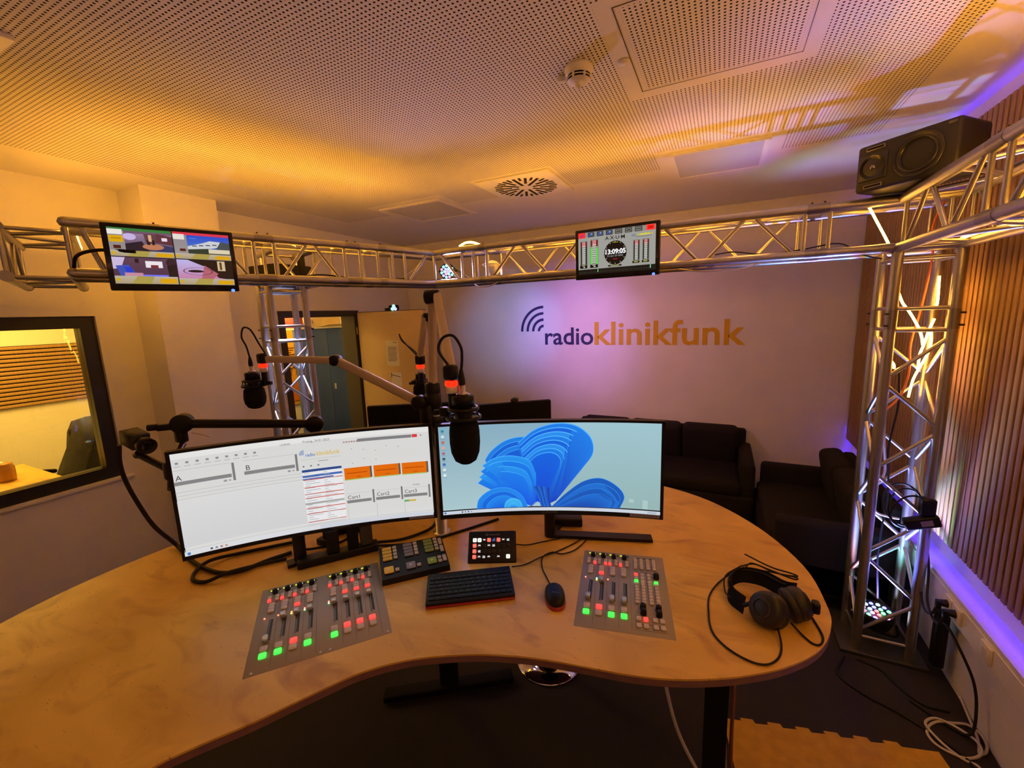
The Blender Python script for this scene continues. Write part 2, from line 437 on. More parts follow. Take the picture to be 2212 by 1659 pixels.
# door_1: dark frame and beige leaf standing open into the room
d1 = tag(bpy.data.objects.new('door_1', None), 'beige door leaf standing open in a dark frame', None, None, 'structure'); C.objects.link(d1); d1.location = (XL, DY1, 0)
df = MB(); df.box((XL-.21, DY1-.055, 0), (XL+.015, DY1+.02, DZ+.02)); df.box((XL-.21, DY0-.02, 0), (XL+.015, DY0+.045, DZ+.02)); df.box((XL-.21, DY0+.045, DZ-.05), (XL+.015, DY1-.055, DZ+.02))
df.obj('door_frame', M_doorframe, d1)
MB().rbox((XL+.03+.51, DY1+.005, 1.062), (1.02, .045, 2.11), .003).obj('door_leaf', M_doorleaf, d1)
MB().box((XL+.03, DY1-.018, 2.1172), (XL+1.05, DY1+.028, 2.1225)).obj('top_seal', M_doorframe, d1)
for z in (1.85, .3): MB().cyl((XL+.018, DY1-.03, z), (XL+.018, DY1-.03, z+.09), .008).obj('hinge', M_steel, d1)
MB().cyl((-3.13, DY1-.02, 1.05), (-3.13, DY1-.08, 1.05), .01).cyl((-3.13, DY1-.075, 1.05), (-3.25, DY1-.075, 1.05), .009).obj('door_handle', M_steel, d1)

# ---- logo lettering on the back wall
def logo():
    t = thing('wall_logo', 'radio station lettering in navy and orange with radio wave arcs on back wall', 'sign', V(-1.0, YB-.004, -.3))
    y = YB-.004
    def letters(name, s, x0, x1, zb, zcap, m, bold):
        vs, fs = text_geo(s, 1.0, bold); xs = [v.x for v in vs]; ys = [v.y for v in vs if True]
        sx = (x1-x0)/(max(xs)-min(xs)); sz = (zcap)/(max(ys)-0)
        mb = MB(); pts = [(x0+(v.x-min(xs))*sx, 0, CZ+zb+v.y*sz) for v in vs]
        n = len(pts); mb.add([(x, y, z) for x, _, z in pts], fs); mb.add([(x, YB-.001, z) for x, _, z in pts], fs)
        mb.obj(name, m, t)
    letters('lettering_navy', 'radio', -1.964, -1.352, -.382, .204, M_navy, .014)
    letters('lettering_orange', 'klinikfunk', -1.338, .232, -.383, .265, M_logoorange, .016)
    for k in range(4):
        ro = .310-.0765*k; cx, cz = -1.980, -.219
        mb = MB(); n = 20; vs = []
        for i in range(n+1):
            a = R(90+90*i/n)
            for rr in (ro, ro-.031): vs += [(cx+rr*math.cos(a), y, CZ+cz+rr*1.01*math.sin(a))]
        mb.add(vs, [(2*i, 2*i+1, 2*i+3, 2*i+2) for i in range(n)])
        mb.add([(p[0], YB-.001, p[2]) for p in vs], [(2*i, 2*i+1, 2*i+3, 2*i+2) for i in range(n)])
        mb.obj('wave_arc', M_navy, t)
logo()

# ---- slatted oak panel on the right wall, light strips behind it
def slat_wall():
    x0, z0, z1, ya, yb = 1.12, CZ-1.28, CZ+.895, 1.25, 4.935
    t = thing('slat_panel', 'oak slat acoustic panel on black felt covering the right wall', 'wall panel', (x0, 3, z0))
    MB().box((x0+.011, ya, z0), (x0+.033, yb, z1)).obj('felt_backing', M_felt, t)
    me = MB().rbox((0, 0, 0), (.011, .0315, z1-z0), .001, 1).mesh('slat', M_slat)
    y = ya+.02
    while y < yb-.01:
        o = bpy.data.objects.new('slat', me); C.objects.link(o); o.location = (x0+.0055, y, (z0+z1)/2); attach(o, t); y += .0472
    for z in (z0+.05, z1-.05):
        s = MB().box((1.165, ya, z-.006), (1.172, yb, z+.006)).obj('led_strip', M_vstrip if z < 1.5 else M_vstrip2)
        tag(s, 'violet light strip behind the %s edge of the oak slat panel' % ('lower' if z < 1.5 else 'upper'), 'light strip')
    for y in (1.6, 2.8, 4.0):
        for z in (z0+.3, z1-.3): MB().box((x0+.033, y, z), (XR, y+.05, z+.05)).obj('batten', M_felt, t)
slat_wall()

# ---- cable trunking on the right wall with sockets
def trunking():
    t = thing('cable_trunking', 'white cable trunking along the right wall below the oak slats', 'trunking', (1.13, 2.5, .47))
    MB().box((1.08, .6, .475), (XR, 4.95, .61)).obj('body', M_white, t)
    MB().box((1.076, .6, .50), (1.08, 4.95, .585)).obj('cover', M_white, t)
    for y in (1.90, 1.98, 2.55, 2.63, 2.30):
        s = MB().rbox((1.070, y, .543), (.014, .076, .076), .004).obj('socket', M_white, t)
        MB().cyl((1.0645, y, .543), (1.0625, y, .543), .021).obj('socket_well', M_cream, s)
trunking()

# ---- ceiling fittings
zc = ZT
def flush_panel(x0, x1, y0, y1, label):
    t = thing('ceiling_panel_lamp', label, 'ceiling lamp', ((x0+x1)/2, (y0+y1)/2, zc))
    f = MB(); b = .035
    f.box((x0, y0, zc-.010), (x1, y0+b, zc-.0005)); f.box((x0, y1-b, zc-.010), (x1, y1, zc-.0005)); f.box((x0, y0+b, zc-.010), (x0+b, y1-b, zc-.0005)); f.box((x1-b, y0+b, zc-.010), (x1, y1-b, zc-.0005))
    f.obj('frame', M_ceilplain, t)
    MB().box((x0+b, y0+b, zc-.006), (x1-b, y1-b, zc-.0005)).obj('diffuser', mat('diffuser_off', (.60, .60, .66), .22), t)
flush_panel(-2.89, -2.21, 3.20, 3.83, 'switched-off square ceiling panel lamp nearest the left wall')
flush_panel(-.36, .23, 3.15, 3.76, 'switched-off square ceiling panel lamp above the right end of the truss')
def vent():
    x0, x1, y0, y1 = -1.73, -1.13, 2.97, 3.57; cx, cy = -1.43, 3.27
    t = thing('swirl_vent', 'square white ceiling vent with radial black slots', 'vent', (cx, cy, zc))
    MB().rbox((cx, cy, zc-.007), (.60, .60, .014), .003).obj('plate', mat('vent_white', (.86, .84, .82), .4), t)
    me = MB().rbox((0, 0, 0), (1, 1, 1), 0).mesh('slot', M_felt)
    def slot(a, r0, r1, wd):
        o = bpy.data.objects.new('slot', me); C.objects.link(o); rr = (r0+r1)/2
        o.location = (cx+rr*math.cos(a), cy+rr*math.sin(a), zc-.0145); o.rotation_euler = (0, 0, a); o.scale = (r1-r0, wd, .003); attach(o, t)
    for k in range(16):
        a = 2*PI*k/16; slot(a, .060 if k % 2 == 0 else .11, .240, .021)
        slot(a+PI/16, .185, .248, .018)
vent()
def hatch():
    x0, x1, y0, y1 = -.369, .251, 1.606, 2.226
    t = thing('ceiling_hatch', 'perforated access hatch outlined by a thin dark gap in ceiling', 'hatch', (-.06, 1.92, zc))
    g = .003
    for nm, a, b in (('gap', (x0-g, y0-g), (x0, y1+g)), ('gap', (x1, y0-g), (x1+g*.5, y1+g)), ('gap', (x0, y1), (x1, y1+g*.4)), ('gap', (x0, y0-g), (x1, y0))):
        MB().box((*a, zc-.0016), (*b, zc-.0004)).obj(nm, mat('gap_dark', (.06, .04, .03), .9), t)
hatch()
def smoke():
    p = (-.572, 1.885, zc)
    t = thing('smoke_detector', 'white domed smoke detector with black slots on ceiling', 'smoke detector', p)
    MB().lathe([(0, 0), (.058, 0), (.058, -.012), (.052, -.030), (.047, -.034)], p).lathe([(.047, -.052), (.040, -.058), (0, -.060)], p).obj('body', M_white, t)
    MB().lathe([(.043, -.034), (.043, -.052)], p).obj('slot_ring', M_blackm, t)
    MB().lathe([(.0475, -.041), (.0475, -.0450)], p).obj('rib_ring', M_white, t)
    for k in range(6):
        a = 2*PI*k/6+.3; c = Vector(p)+Vector((.045*math.cos(a), .045*math.sin(a), -.043)); MB().rbox(c, (.008, .008, .02), .001).obj('rib', M_white, t)
    MB().lathe([(.018, -.058), (.016, -.072), (.008, -.080), (0, -.082)], p).obj('indicator', mat('clear_plastic', (.75, .72, .68), .1), t)
    b = MB().rbox((-.655, 1.915, zc-.012), (.035, .028, .022), .004).obj('cable_clip_box', M_white); tag(b, 'tiny white box on ceiling beside the smoke detector', 'box')
smoke()
tag(MB().lathe([(0, -.008), (.022, -.006), (.026, -.001)], (-.40, 1.94, zc)).obj('blanking_disc', M_white), 'small round white cap on the ceiling strip beside the hatch', 'ceiling cap')
tag(MB().rbox((-2.42, .61, zc-.008), (.40, .25, .015), .002).obj('ceiling_speaker_plate', M_white), 'plain white plate on the ceiling at the left edge of view', 'ceiling plate')

# ================================================================== ROOMS BEYOND
def beyond():
    mb = MB()
    mb.box((-6.7, -1.4, -.05), (XL-.2, 5.9, 0)); struct('floor_neighbour', mb, M_carpet)
    mw = noisy('neighbour_wall_paint', (.78, .74, .62), (.82, .78, .66), 2, .8)
    struct('wall_control_room', MB().box((-6.7, -1.4, 0), (-6.5, 2.5, 3)).box((-6.5, 2.45, 0), (XL-.2, 2.55, 3)).box((-6.5, -1.5, 0), (XL-.2, -1.4, 3)), mw)
    struct('ceiling_neighbour', MB().box((-6.7, -1.4, 3), (XL-.2, 5.9, 3.05)), M_ceilplain)
    struct('wall_store_room', MB().box((-6.3, 2.55, 0), (-6.2, 5.9, 3)).box((-6.2, 5.8, 0), (XL-.2, 5.9, 3)), mw)
    # horizontally slatted panel on the control room wall
    X = -6.5
    t = thing('control_room_slat_panel', 'wide panel of horizontal oak slats seen through the window', 'wall panel', (X, 1.4, 1.3))
    z0, z1, y0, y1 = 1.255, 1.885, .2, 2.42
    MB().box((X, y0, z0), (X+.012, y1, z1)).obj('felt_backing', M_felt, t)
    n = 15; p = (z1-z0)/n
    me = MB().rbox((0, 0, 0), (.02, y1-y0, p*.72), .002, 1).mesh('slat', M_slat)
    for k in range(n):
        o = bpy.data.objects.new('slat', me); C.objects.link(o); o.location = (X+.022, (y0+y1)/2, z0+p*(k+.5)); attach(o, t)
    # office chair with a dark back
    t = thing('office_chair', 'black office chair with curved armrests in the control room', 'chair', (-5.0, 1.62, 0))
    MB().rbox((-5.0, 1.72, .92), (.10, .42, .56), .06, 3, Matrix.Rotation(R(-14), 3, 'Y')).obj('backrest', M_black, t)
    MB().rbox((-4.78, 1.55, .74), (.50, .50, .09), .035, 3).obj('seat', M_black, t)
    for s in (-1, 1):
        cable('armrest', [(-5.0, 1.62+s*.25, .86), (-4.92, 1.50+s*.25, .90), (-4.86, 1.40+s*.20, .88), (-4.84, 1.36+s*.18, .78), (-4.84, 1.36+s*.16, .62)], .017, M_black, parent=t)
    MB().cyl((-4.78, 1.55, .70), (-4.78, 1.55, .10), .03).obj('column', M_black, t)
    for k in range(5):
        a = 2*PI*k/5; MB().strip([(-4.78, 1.55, .11), (-4.78+.3*math.cos(a), 1.55+.3*math.sin(a), .06)], (.02*math.sin(a), -.02*math.cos(a), 0), .03).obj('foot', M_black, t)
    prof = [(1.56, 1.25), (1.66, 1.27), (1.78, 1.25), (1.92, 1.16), (1.97, .80), (1.90, .52), (1.62, .50), (1.40, .56), (1.36, .72), (1.43, .86), (1.48, 1.02), (1.52, 1.16)]
    mb = MB(); vs = []; n = len(prof); cy, cz = 1.68, .88
    for x, k in ((-5.17, .80), (-5.12, .95), (-5.02, 1.0), (-4.90, 1.0), (-4.80, .94), (-4.75, .78)):
        for i, (y, z) in enumerate(prof): vs.append((x+.03*math.sin(i*2.3+x*30), cy+(y-cy)*k, cz+(z-cz)*k))
    fs = [(j*n+i, j*n+(i+1) % n, (j+1)*n+(i+1) % n, (j+1)*n+i) for j in range(5) for i in range(n)]
    mb.add(vs, fs, True).add(vs[:n], [tuple(range(n))]).add(vs[-n:], [tuple(range(n))])
    tag(mb.obj('jacket', noisy('jacket_black', (.008, .007, .006), (.016, .014, .011), 14, .75, bump=.6, bscale=22)), 'black jacket hung over the office chair in the control room', 'jacket')
    # desk, paper stack and jar below the window
    t = thing('control_room_desk', 'dark desk edge with amber top below the control room window', 'desk', (-4.75, .75, 0))
    MB().rbox((-4.72, .55, .935), (.75, 1.35, .05), .005).obj('desk_top', M_wood, t)
    MB().box((-4.37, -.1, .84), (-4.35, 1.20, .91)).obj('apron', M_blackm, t)
    for y in (-.08, 1.18):
        for x in (-5.05, -4.4): MB().box((x-.02, y-.02, 0), (x+.02, y+.02, .91)).obj('leg', M_blackm, t)
    tag(MB().lathe([(0, 0), (.045, 0), (.048, .02), (.048, .10), (.04, .115), (.042, .13), (0, .13)], (-4.62, 1.02, .961)).obj('jar', mat('amber_jar', (.55, .25, .04), .2)), 'amber jar on the control room desk', 'jar')
    tag(MB().rbox((-4.86, .92, 1.00), (.26, .34, .075), .004).obj('paper_stack', M_paper), 'pale stack of paper on the control room desk', 'paper stack')
    # blue cabinet with boxes in the store room
    X = -5.6
    t = thing('store_cabinet', 'tall blue grey two-door cabinet seen through the doorway', 'cabinet', (X-.22, 4.7, 0))
    MB().box((X-.16, 4.31, 0), (X-.02, 5.28, 1.915)).obj('body', M_blue, t)
    for y in (4.315, 4.795):
        d = MB().rbox((X-.01, y+.2375, .95), (.02, .475, 1.9), .002).obj('door', M_blue, t)
        MB().rbox((X+.004, y+(.04 if y < 4.5 else .06), .98), (.012, .03, .09), .003).obj('handle', M_steel, d)
    MB().box((X-.40, 4.30, 1.915), (X, 5.30, 1.945)).obj('top_board', M_cream, t)
    b = thing('cardboard_box', 'open cardboard box with black arrows on top of the blue cabinet', 'box', (X-.2, 4.75, 1.945))
    MB().rbox((X-.2, 4.80, 2.035), (.36, .62, .18), .004).obj('carton', M_cardboard, b)
    MB().strip([(X-.02, 4.9, 1.95), (X+.05, 4.93, 1.965), (X+.10, 4.97, 1.975)], (0, .22, 0), .004).obj('flap', M_cardboard, b)
    d = Draw(.2, .12); d.text('1L', .1, .75, .07, '20180c', .02); d.text('this side', .1, .98, .022, '20180c')
    o = d.obj('print', b, M_print); o.location = (X-.0185, 4.60, 2.035); o.rotation_euler = (0, 0, PI/2); o.matrix_parent_inverse = root_mat(b).inverted()
    tag(MB().rbox((X-.2, 4.36, 2.02), (.30, .14, .15), .004).obj('red_carton', M_red), 'small red carton beside the box on the cabinet', 'box')
    # poster on the store room wall
    d = Draw(.56, 1.6)
    d.rect(0, 0, 1, 1, 'e0a020'); d.rect(.05, .02, .95, .2, 'e8b040'); d.ell(.5, .1, .3, .05, 'c08818')
    for k in range(5): d.rect(.15, .42+k*.022, .85-.08*(k % 3), .43+k*.022, '6a4a10')
    for k in range(5): d.ring(.2+.15*k, .60, .10, .035, .3, '4a3408'); d.line((.2+.15*k, .635), (.17+.15*k, .70), .008, '4a3408')
    d.rect(.05, .78, .95, .96, 'd07008'); d.rect(.2, .84, .7, .85, '9a4a06')
    o = d.obj('poster', None, M_print, True); o.location = (-6.192, 4.46, 1.5); o.rotation_euler = (0, 0, PI/2)
    tag(o, 'tall yellow poster with dark drawings glimpsed through the left truss column', 'poster')
beyond()

# papers pinned on the open door leaf
for i, (x, z, wd, h, lab) in enumerate(((-3.52, 1.62, .19, .30, 'printed notice pinned to the upper middle of the open door'), (-3.49, 1.27, .16, .24, 'notice with a black scribble below the other on the open door'))):
    t = thing('door_notice', lab, 'notice', (x, DY1-.019, z))
    MB().box((x-wd/2, DY1-.0200, z-h/2), (x+wd/2, DY1-.0178, z+h/2)).obj('sheet', M_paper, t)
    d = Draw(wd, h)
    if i == 0:
        d.rect(.6, .05, .9, .07, '605850'); d.rect(.6, .09, .85, .10, '605850')
        for k in range(12): d.rect(.14, .24+k*.05, .86-.1*(k % 4 == 3), .26+k*.05, '6a6058')
    else:
        d.line((.05, .02), (.05, .3), .01, '101010'); d.line((.05, .12), (.9, .22), .008, '202020')
    o = d.obj('print', t, M_print); o.location = (x, DY1-.0206, z); o.matrix_parent_inverse = root_mat(t).inverted()

# ================================================================== TRUSS FRAME
ZLO, ZUP = CZ+.266, CZ+.500
WT = .24
RC, RB = .0245, .0100
def chords(root, lines, m=M_alu):
    for a, b in lines: rod('chord', a, b, RC, m, root, 18)
def face(root, a0, a1, b0, b1, zig=True, ends=True, flip=0):
    """braces between two parallel chords a0-a1 and b0-b1"""
    a0, a1, b0, b1 = map(Vector, (a0, a1, b0, b1)); L = (a1-a0).length
    A = lambda t: a0.lerp(a1, t/L); B = lambda t: b0.lerp(b1, t/L)
    e = .055
    if ends:
        rod('strut', A(e), B(e), RB, M_alu, root, 10); rod('strut', A(L-e), B(L-e), RB, M_alu, root, 10)
    if zig:
        n = max(2, round((L-2*e-.04)/.235)); s = (L-2*e-.04)/n
        for i in range(n):
            t0, t1 = e+.02+i*s+.012, e+.02+(i+1)*s-.012
            up = (i+flip) % 2 == 0
            rod('brace', (A if up else B)(t0), (B if up else A)(t1), RB, M_alu, root, 10)
def beam(name, label, a, b, nrm, cap=(True, True), zig=True, group='truss beams', ends=True, zlo=None):
    """horizontal four-chord truss; a,b = plan ends of the inner chord, nrm = outward plan direction"""
    a, b, nrm = Vector((*a, 0)), Vector((*b, 0)), Vector((*nrm, 0)).normalized()*WT
    lo, up = Vector((0, 0, ZLO)), Vector((0, 0, ZUP))
    t = thing(name, label, 'truss', (a+b)/2+lo, 0, group)
    c = {k: (a+o+h, b+o+h) for k, o, h in (('il', Vector(), lo), ('iu', Vector(), up), ('ol', nrm, lo), ('ou', nrm, up))}
    chords(t, c.values())
    face(t, *c['il'], *c['iu'], zig, ends, 0); face(t, *c['ol'], *c['ou'], zig, ends, 1)
    face(t, *c['il'], *c['ol'], zig, ends, 1); face(t, *c['iu'], *c['ou'], zig, ends, 0)
    d = (b-a).normalized()
    for k, (p, q) in c.items():
        for e, on in ((p, cap[0]), (q, cap[1])):
            if not on: continue
            s = d if e is p else -d
            rod('coupler', e-s*.002, e+s*.05, RC*1.07, M_coupler, t, 18)
            if k in ('iu', 'ou'):
                rod('bolt', e+s*.028+Vector((0, 0, .015)), e+s*.028+Vector((0, 0, .034)), .005, M_bolt, t, 8)
    return t
# corner of beams: inner and outer plan points
K1i, K1o = Vector((-2.06, 2.86)), Vector((-2.225, 3.10))
B1 = Vector((-.358, -.934)); N1 = Vector((-.934, .358))
K2i = K1i+B1*2.03
def corner_block(name, label, pi, po, dirs, n_out, length):
    """two short arms meeting at a mitre; pi/po inner and outer mitre points"""
    t = thing(name, label, 'truss', (pi.x, pi.y, ZLO), 0, 'truss corner blocks')
    for z in (ZLO, ZUP):
        for d, no, L in zip(dirs, n_out, length):
            ei = pi+d*L; eo = ei+no*WT
            rod('chord', (*pi, z), (*ei, z), RC, M_alu, t, 18); rod('chord', (*po, z), (*eo, z), RC, M_alu, t, 18)
            rod('strut', (*(ei-d*.06), z), (*(eo-d*.06), z), RB, M_alu, t, 10)
        rod('strut', (*pi, z), (*po, z), RB, M_alu, t, 10)
        MB().lathe([(0, -RC), (RC*.7, -RC*.7), (RC, 0), (RC*.7, RC*.7), (0, RC)], (*pi, z), n=16).obj('weld_ball', M_alu, t)
        MB().lathe([(0, -RC), (RC*.7, -RC*.7), (RC, 0), (RC*.7, RC*.7), (0, RC)], (*po, z), n=16).obj('weld_ball', M_alu, t)
    for d, no, L in zip(dirs, n_out, length):
        for base, off in ((pi, Vector((0, 0))), (po, no*WT)):
            e = pi+d*L+off; s0 = base+d*.05
            rod('strut', (*(e-d*.06), ZLO), (*(e-d*.06), ZUP), RB, M_alu, t, 10)
            rod('strut', (*(e-d*.16), ZLO), (*(e-d*.16), ZUP), RB, M_alu, t, 10)
            rod('brace', (*s0, ZUP), (*(e-d*.18), ZLO), RB, M_alu, t, 10)
    for p in (pi, po): rod('strut', (*p, ZLO), (*p, ZUP), RB, M_alu, t, 10)
    return t
EX = Vector((1, 0)); NY = Vector((0, 1))
corner_block('truss_corner', 'obtuse aluminium truss corner block above the microphone pole', K1i, K1o, (EX, B1), (NY, N1), (.42, .42))
beam('truss_beam', 'long aluminium truss beam in front of the logo wall', (-1.64, 2.86), (.44, 2.86), NY)
# beam 1 in three pieces with the T-block over the left column
pA, pB = K1i+B1*.42, K1i+B1*.66
pC = K1i+B1*1.20
beam('truss_beam', 'short aluminium truss piece between the corner block and left column', pA, pB, N1, zig=False)
beam('truss_beam', 'aluminium truss junction above the left column', pB, pC, N1, zig=True)
beam('truss_beam', 'aluminium truss beam behind the four-picture screen', pC, K2i+B1*-.30, N1)
corner_block('truss_corner', 'aluminium truss corner block at the left edge of view', K2i, K2i+B1*0+N1*WT, (-B1,), (N1,), (.30,))
beam('truss_beam', 'aluminium truss stub running from the left edge towards the window wall', K2i+N1*WT, K2i+N1*1.0, B1, group='truss beams')
# right corner over the column and the beam towards the camera
beam('truss_beam', 'aluminium truss corner piece on top of the right column', (.44, 2.86), (1.03, 2.86), NY, cap=(True, False), zig=False)
beam('truss_beam', 'aluminium truss beam along the slat wall below the loudspeaker', (.79, 2.86), (.79, 2.02), EX, cap=(False, True))
beam('truss_beam', 'aluminium truss beam leaving the view at the right edge', (.79, 2.02), (.79, -1.1), EX)
beam('truss_beam', 'aluminium truss beam closing the frame behind the viewer', (.79, -1.1), (-2.6, -1.1), (0, -1))
MB_REAR = [(.6-.21*i, -1.29, ZLO+.03) for i in range(15)]

def column(name, label, cx, cy, rot, z0, z1, group='truss columns'):
    t = thing(name, label, 'truss', (cx, cy, z0), 0, group)
    c, s = math.cos(rot), math.sin(rot)
    P = [Vector((cx+.12*(a*c-b*s), cy+.12*(a*s+b*c), 0)) for a, b in ((-1, -1), (1, -1), (1, 1), (-1, 1))]
    sections = [(z0, z1-.36), (z1-.36, z1)]
    for p in P:
        for za, zb in sections: rod('post', p+Vector((0, 0, za)), p+Vector((0, 0, zb)), RC, M_alu, t, 18)
        rod('coupler', p+Vector((0, 0, z1-.41)), p+Vector((0, 0, z1-.31)), RC*1.07, M_coupler, t, 18)
        o = (p-Vector((cx, cy, 0))).normalized()
        for k in (-.03, .03): rod('bolt', p+o*.02+Vector((0, 0, z1-.36+k)), p+o*.045+Vector((0, 0, z1-.36+k)), .005, M_bolt, t, 8)
    Z = lambda p, z: p+Vector((0, 0, z))
    for i in range(4):
        a, b = P[i], P[(i+1) % 4]
        for za, zb, zig in ((z0+.03, z1-.36, True), (z1-.36, z1, False)):
            face(t, Z(a, za), Z(a, zb), Z(b, za), Z(b, zb), zig, True, i % 2)
    return t
tr = column('truss_column', 'square aluminium truss column beside the slat wall with amber light rope inside', .91, 2.98, 0, .02, ZLO)
tl = column('truss_column', 'square aluminium truss column in front of the doorway', -2.98, 2.18, R(70), .02, ZLO+.01)
# short outrigger joining the left column to the beam
q0 = K1i+B1*.816+N1*WT
beam('truss_beam', 'short truss outrigger on top of the left column', q0, q0+N1*.51, B1, cap=(False, False), zig=False)
for nm, lab, cx, cy, rz in (('base_plate', 'dark steel base plate under the right truss column', .91, 3.02, 0), ('base_plate', 'dark steel base plate under the left truss column', -2.98, 2.18, R(70))):
    o = MB().rbox((0, 0, 0), (.40, .40, .02), .004).obj(nm, mat('base_steel', (.10, .095, .09), .5, .7)); o.location = (cx, cy, .01); o.rotation_euler = (0, 0, rz)
    tag(o, lab, 'base plate')

# ---- amber light ropes laid in the truss
def rope(name, pts, m, label, r=.0075, n=6):
    return tag(MB().tube(smooth_path(pts, n), r, 8).obj(name, m), label, 'light rope', 'amber light ropes')
def p2(v, z): return (v.x, v.y, z)
zr, zt_ = ZLO+.012, ZUP+.032
IN = 'amber light ropes'
rope('light_rope', [p2(K1i+B1*sx+N1*(WT+.004+.010*math.sin(sx*31)), zt_+.004*math.sin(sx*43)) for sx in [.10+.115*i for i in range(18)]], M_rope, 'amber light rope along the top of the beam behind the four-picture screen')
rope('light_rope', [p2(K1i+B1*sx+N1*.195, zr+.004*math.sin(sx*23)) for sx in [.30+.115*i for i in range(15)]], M_rope_in_fill, 'faint amber rope added as fill inside the beam behind the four-picture screen')
rope('light_rope', [p2(K2i+N1*(.25+q)+B1*(-.02), ZUP+.020) for q in (.28, .42, .56, .70, .82)], M_rope, 'amber light rope on the stub at the left edge')
rope('light_rope', [(-1.63+.14*i, 2.890+.004*math.sin(i*2.1), ZUP+.016+.003*math.sin(i)) for i in range(15)], M_rope2, 'amber light rope along the top of the long beam before the logo wall')
rope('light_rope', [(-1.60+.14*i, 3.05, zr+.003*math.sin(i)) for i in range(15)], M_rope_in_fill, 'faint amber rope added as fill inside the long beam before the logo wall')
rope('light_rope', [(-1.83, 2.88, ZUP+.03), (-1.78, 2.89, ZUP+.052), (-1.72, 2.90, ZUP+.050), (-1.67, 2.92, ZUP+.03)], M_ropec, 'short glowing rope loop on top of the truss corner')
rope('light_rope', [(.816, 2.40-.14*i, ZUP+.020+.003*math.sin(i*1.7)) for i in range(24)], M_rope2, 'amber light rope along the top of the beam beside the slat wall')
rope('light_rope', [(.985, 2.75-.14*i, zr+.004*math.sin(i*1.7)) for i in range(27)], M_rope_in_fill, 'faint amber rope added as fill inside the beam beside the slat wall')
rope('light_rope', MB_REAR, M_rope_fill, 'added warm fill rope on the unseen truss beam behind the viewer')  # unseen rope added to fill the room with warm light
# rope strands winding down the right column
for pts, lab in (([(.655, 2.93, 2.545), (.663, 2.92, 2.53), (.709, 2.92, 2.438), (.759, 2.92, 2.336), (.775, 2.93, 2.30)], 'slanting amber rope strand in the truss corner above the right column'),
                 ([(.83, 2.93, 2.07), (.851, 2.93, 2.018), (.879, 2.93, 1.977), (.916, 2.93, 1.909), (.940, 2.93, 1.849), (.950, 2.93, 1.80)], 'curved amber rope strand in the upper middle of the right column'),
                 ([(.995, 2.97, 2.15), (.998, 2.97, 2.08), (1.0, 2.97, 2.022), (.998, 2.975, 1.985)], 'upright amber rope strand against the right post of the right column'),
                 ([(1.0, 2.98, 1.933), (.985, 2.98, 1.876), (.972, 2.985, 1.796), (.962, 2.99, 1.74), (.965, 3.0, 1.66)], 'amber rope strand bending inwards below the upper struts of the right column'),
                 ([(1.0, 3.0, 1.868), (1.005, 3.0, 1.807), (1.0, 3.01, 1.746), (.985, 3.03, 1.68), (.965, 3.045, 1.60), (.955, 3.05, 1.50)], 'amber rope strand along the rear post of the right column'),
                 ([(.822, 2.895, 1.715), (.831, 2.89, 1.698), (.834, 2.89, 1.678)], 'tiny glowing rope end beside the front post of the right column')):
    rope('light_rope', pts, M_ropec, lab, .0058)
cable('orange_cord', [(.99, 3.0, 2.52), (.95, 2.98, 2.40), (.965, 2.99, 2.25), (.95, 3.0, 2.0), (.92, 2.99, 1.80), (.93, 3.0, 1.66), (.90, 2.98, 1.52), (.82, 2.95, 1.42)], .005, M_orange, 'thin orange cord hanging inside the right truss column')
cable('white_cord', [(.81, 2.93, 1.62), (.82, 2.92, 1.45), (.84, 2.93, 1.25), (.86, 2.95, 1.08), (.82, 2.94, .98), (.83, 2.93, .86), (.90, 2.96, .82), (.96, 3.0, .80)], .006, M_cream, 'pale cord looping down inside the right truss column')
cable('black_cord', [(.89, 3.0, 1.64), (.90, 3.0, 1.45), (.88, 3.0, 1.2), (.90, 3.0, .95), (.88, 2.98, .6), (.90, 2.97, .3)], .005, M_rubber, 'black cord running down the middle of the right truss column')

# ---- power adapters tied into the right column
t = thing('power_adapter', 'black power adapter with coiled lead tied to the right truss column', 'power adapter', (.96, 2.87, .95))
MB().rbox((1.0, 2.835, .865), (.15, .05, .06), .008, 2, Matrix.Rotation(R(-20), 3, 'Y')).obj('body', M_black, t)
MB().rbox((1.02, 2.845, .955), (.06, .06, .09), .008).obj('plug', M_black, t)
d = Draw(.05, .03); d.rect(0, 0, 1, 1, '8a8088')
o = d.obj('rating_plate', t, M_print); o.location = (1.015, 2.807, .872); o.rotation_euler = (0, R(-20), 0); o.matrix_parent_inverse = root_mat(t).inverted()
for k in range(3):
    MB().tube(smooth_path([(.93+.085*math.cos(a)+.012*k, 2.87+.05*math.sin(a*1.0+k), .94+.10*math.sin(a)-.02*k) for a in [2*PI*i/10 for i in range(10)]], 5, True), .005, 7, True).obj('lead_loop', M_rubber, t)

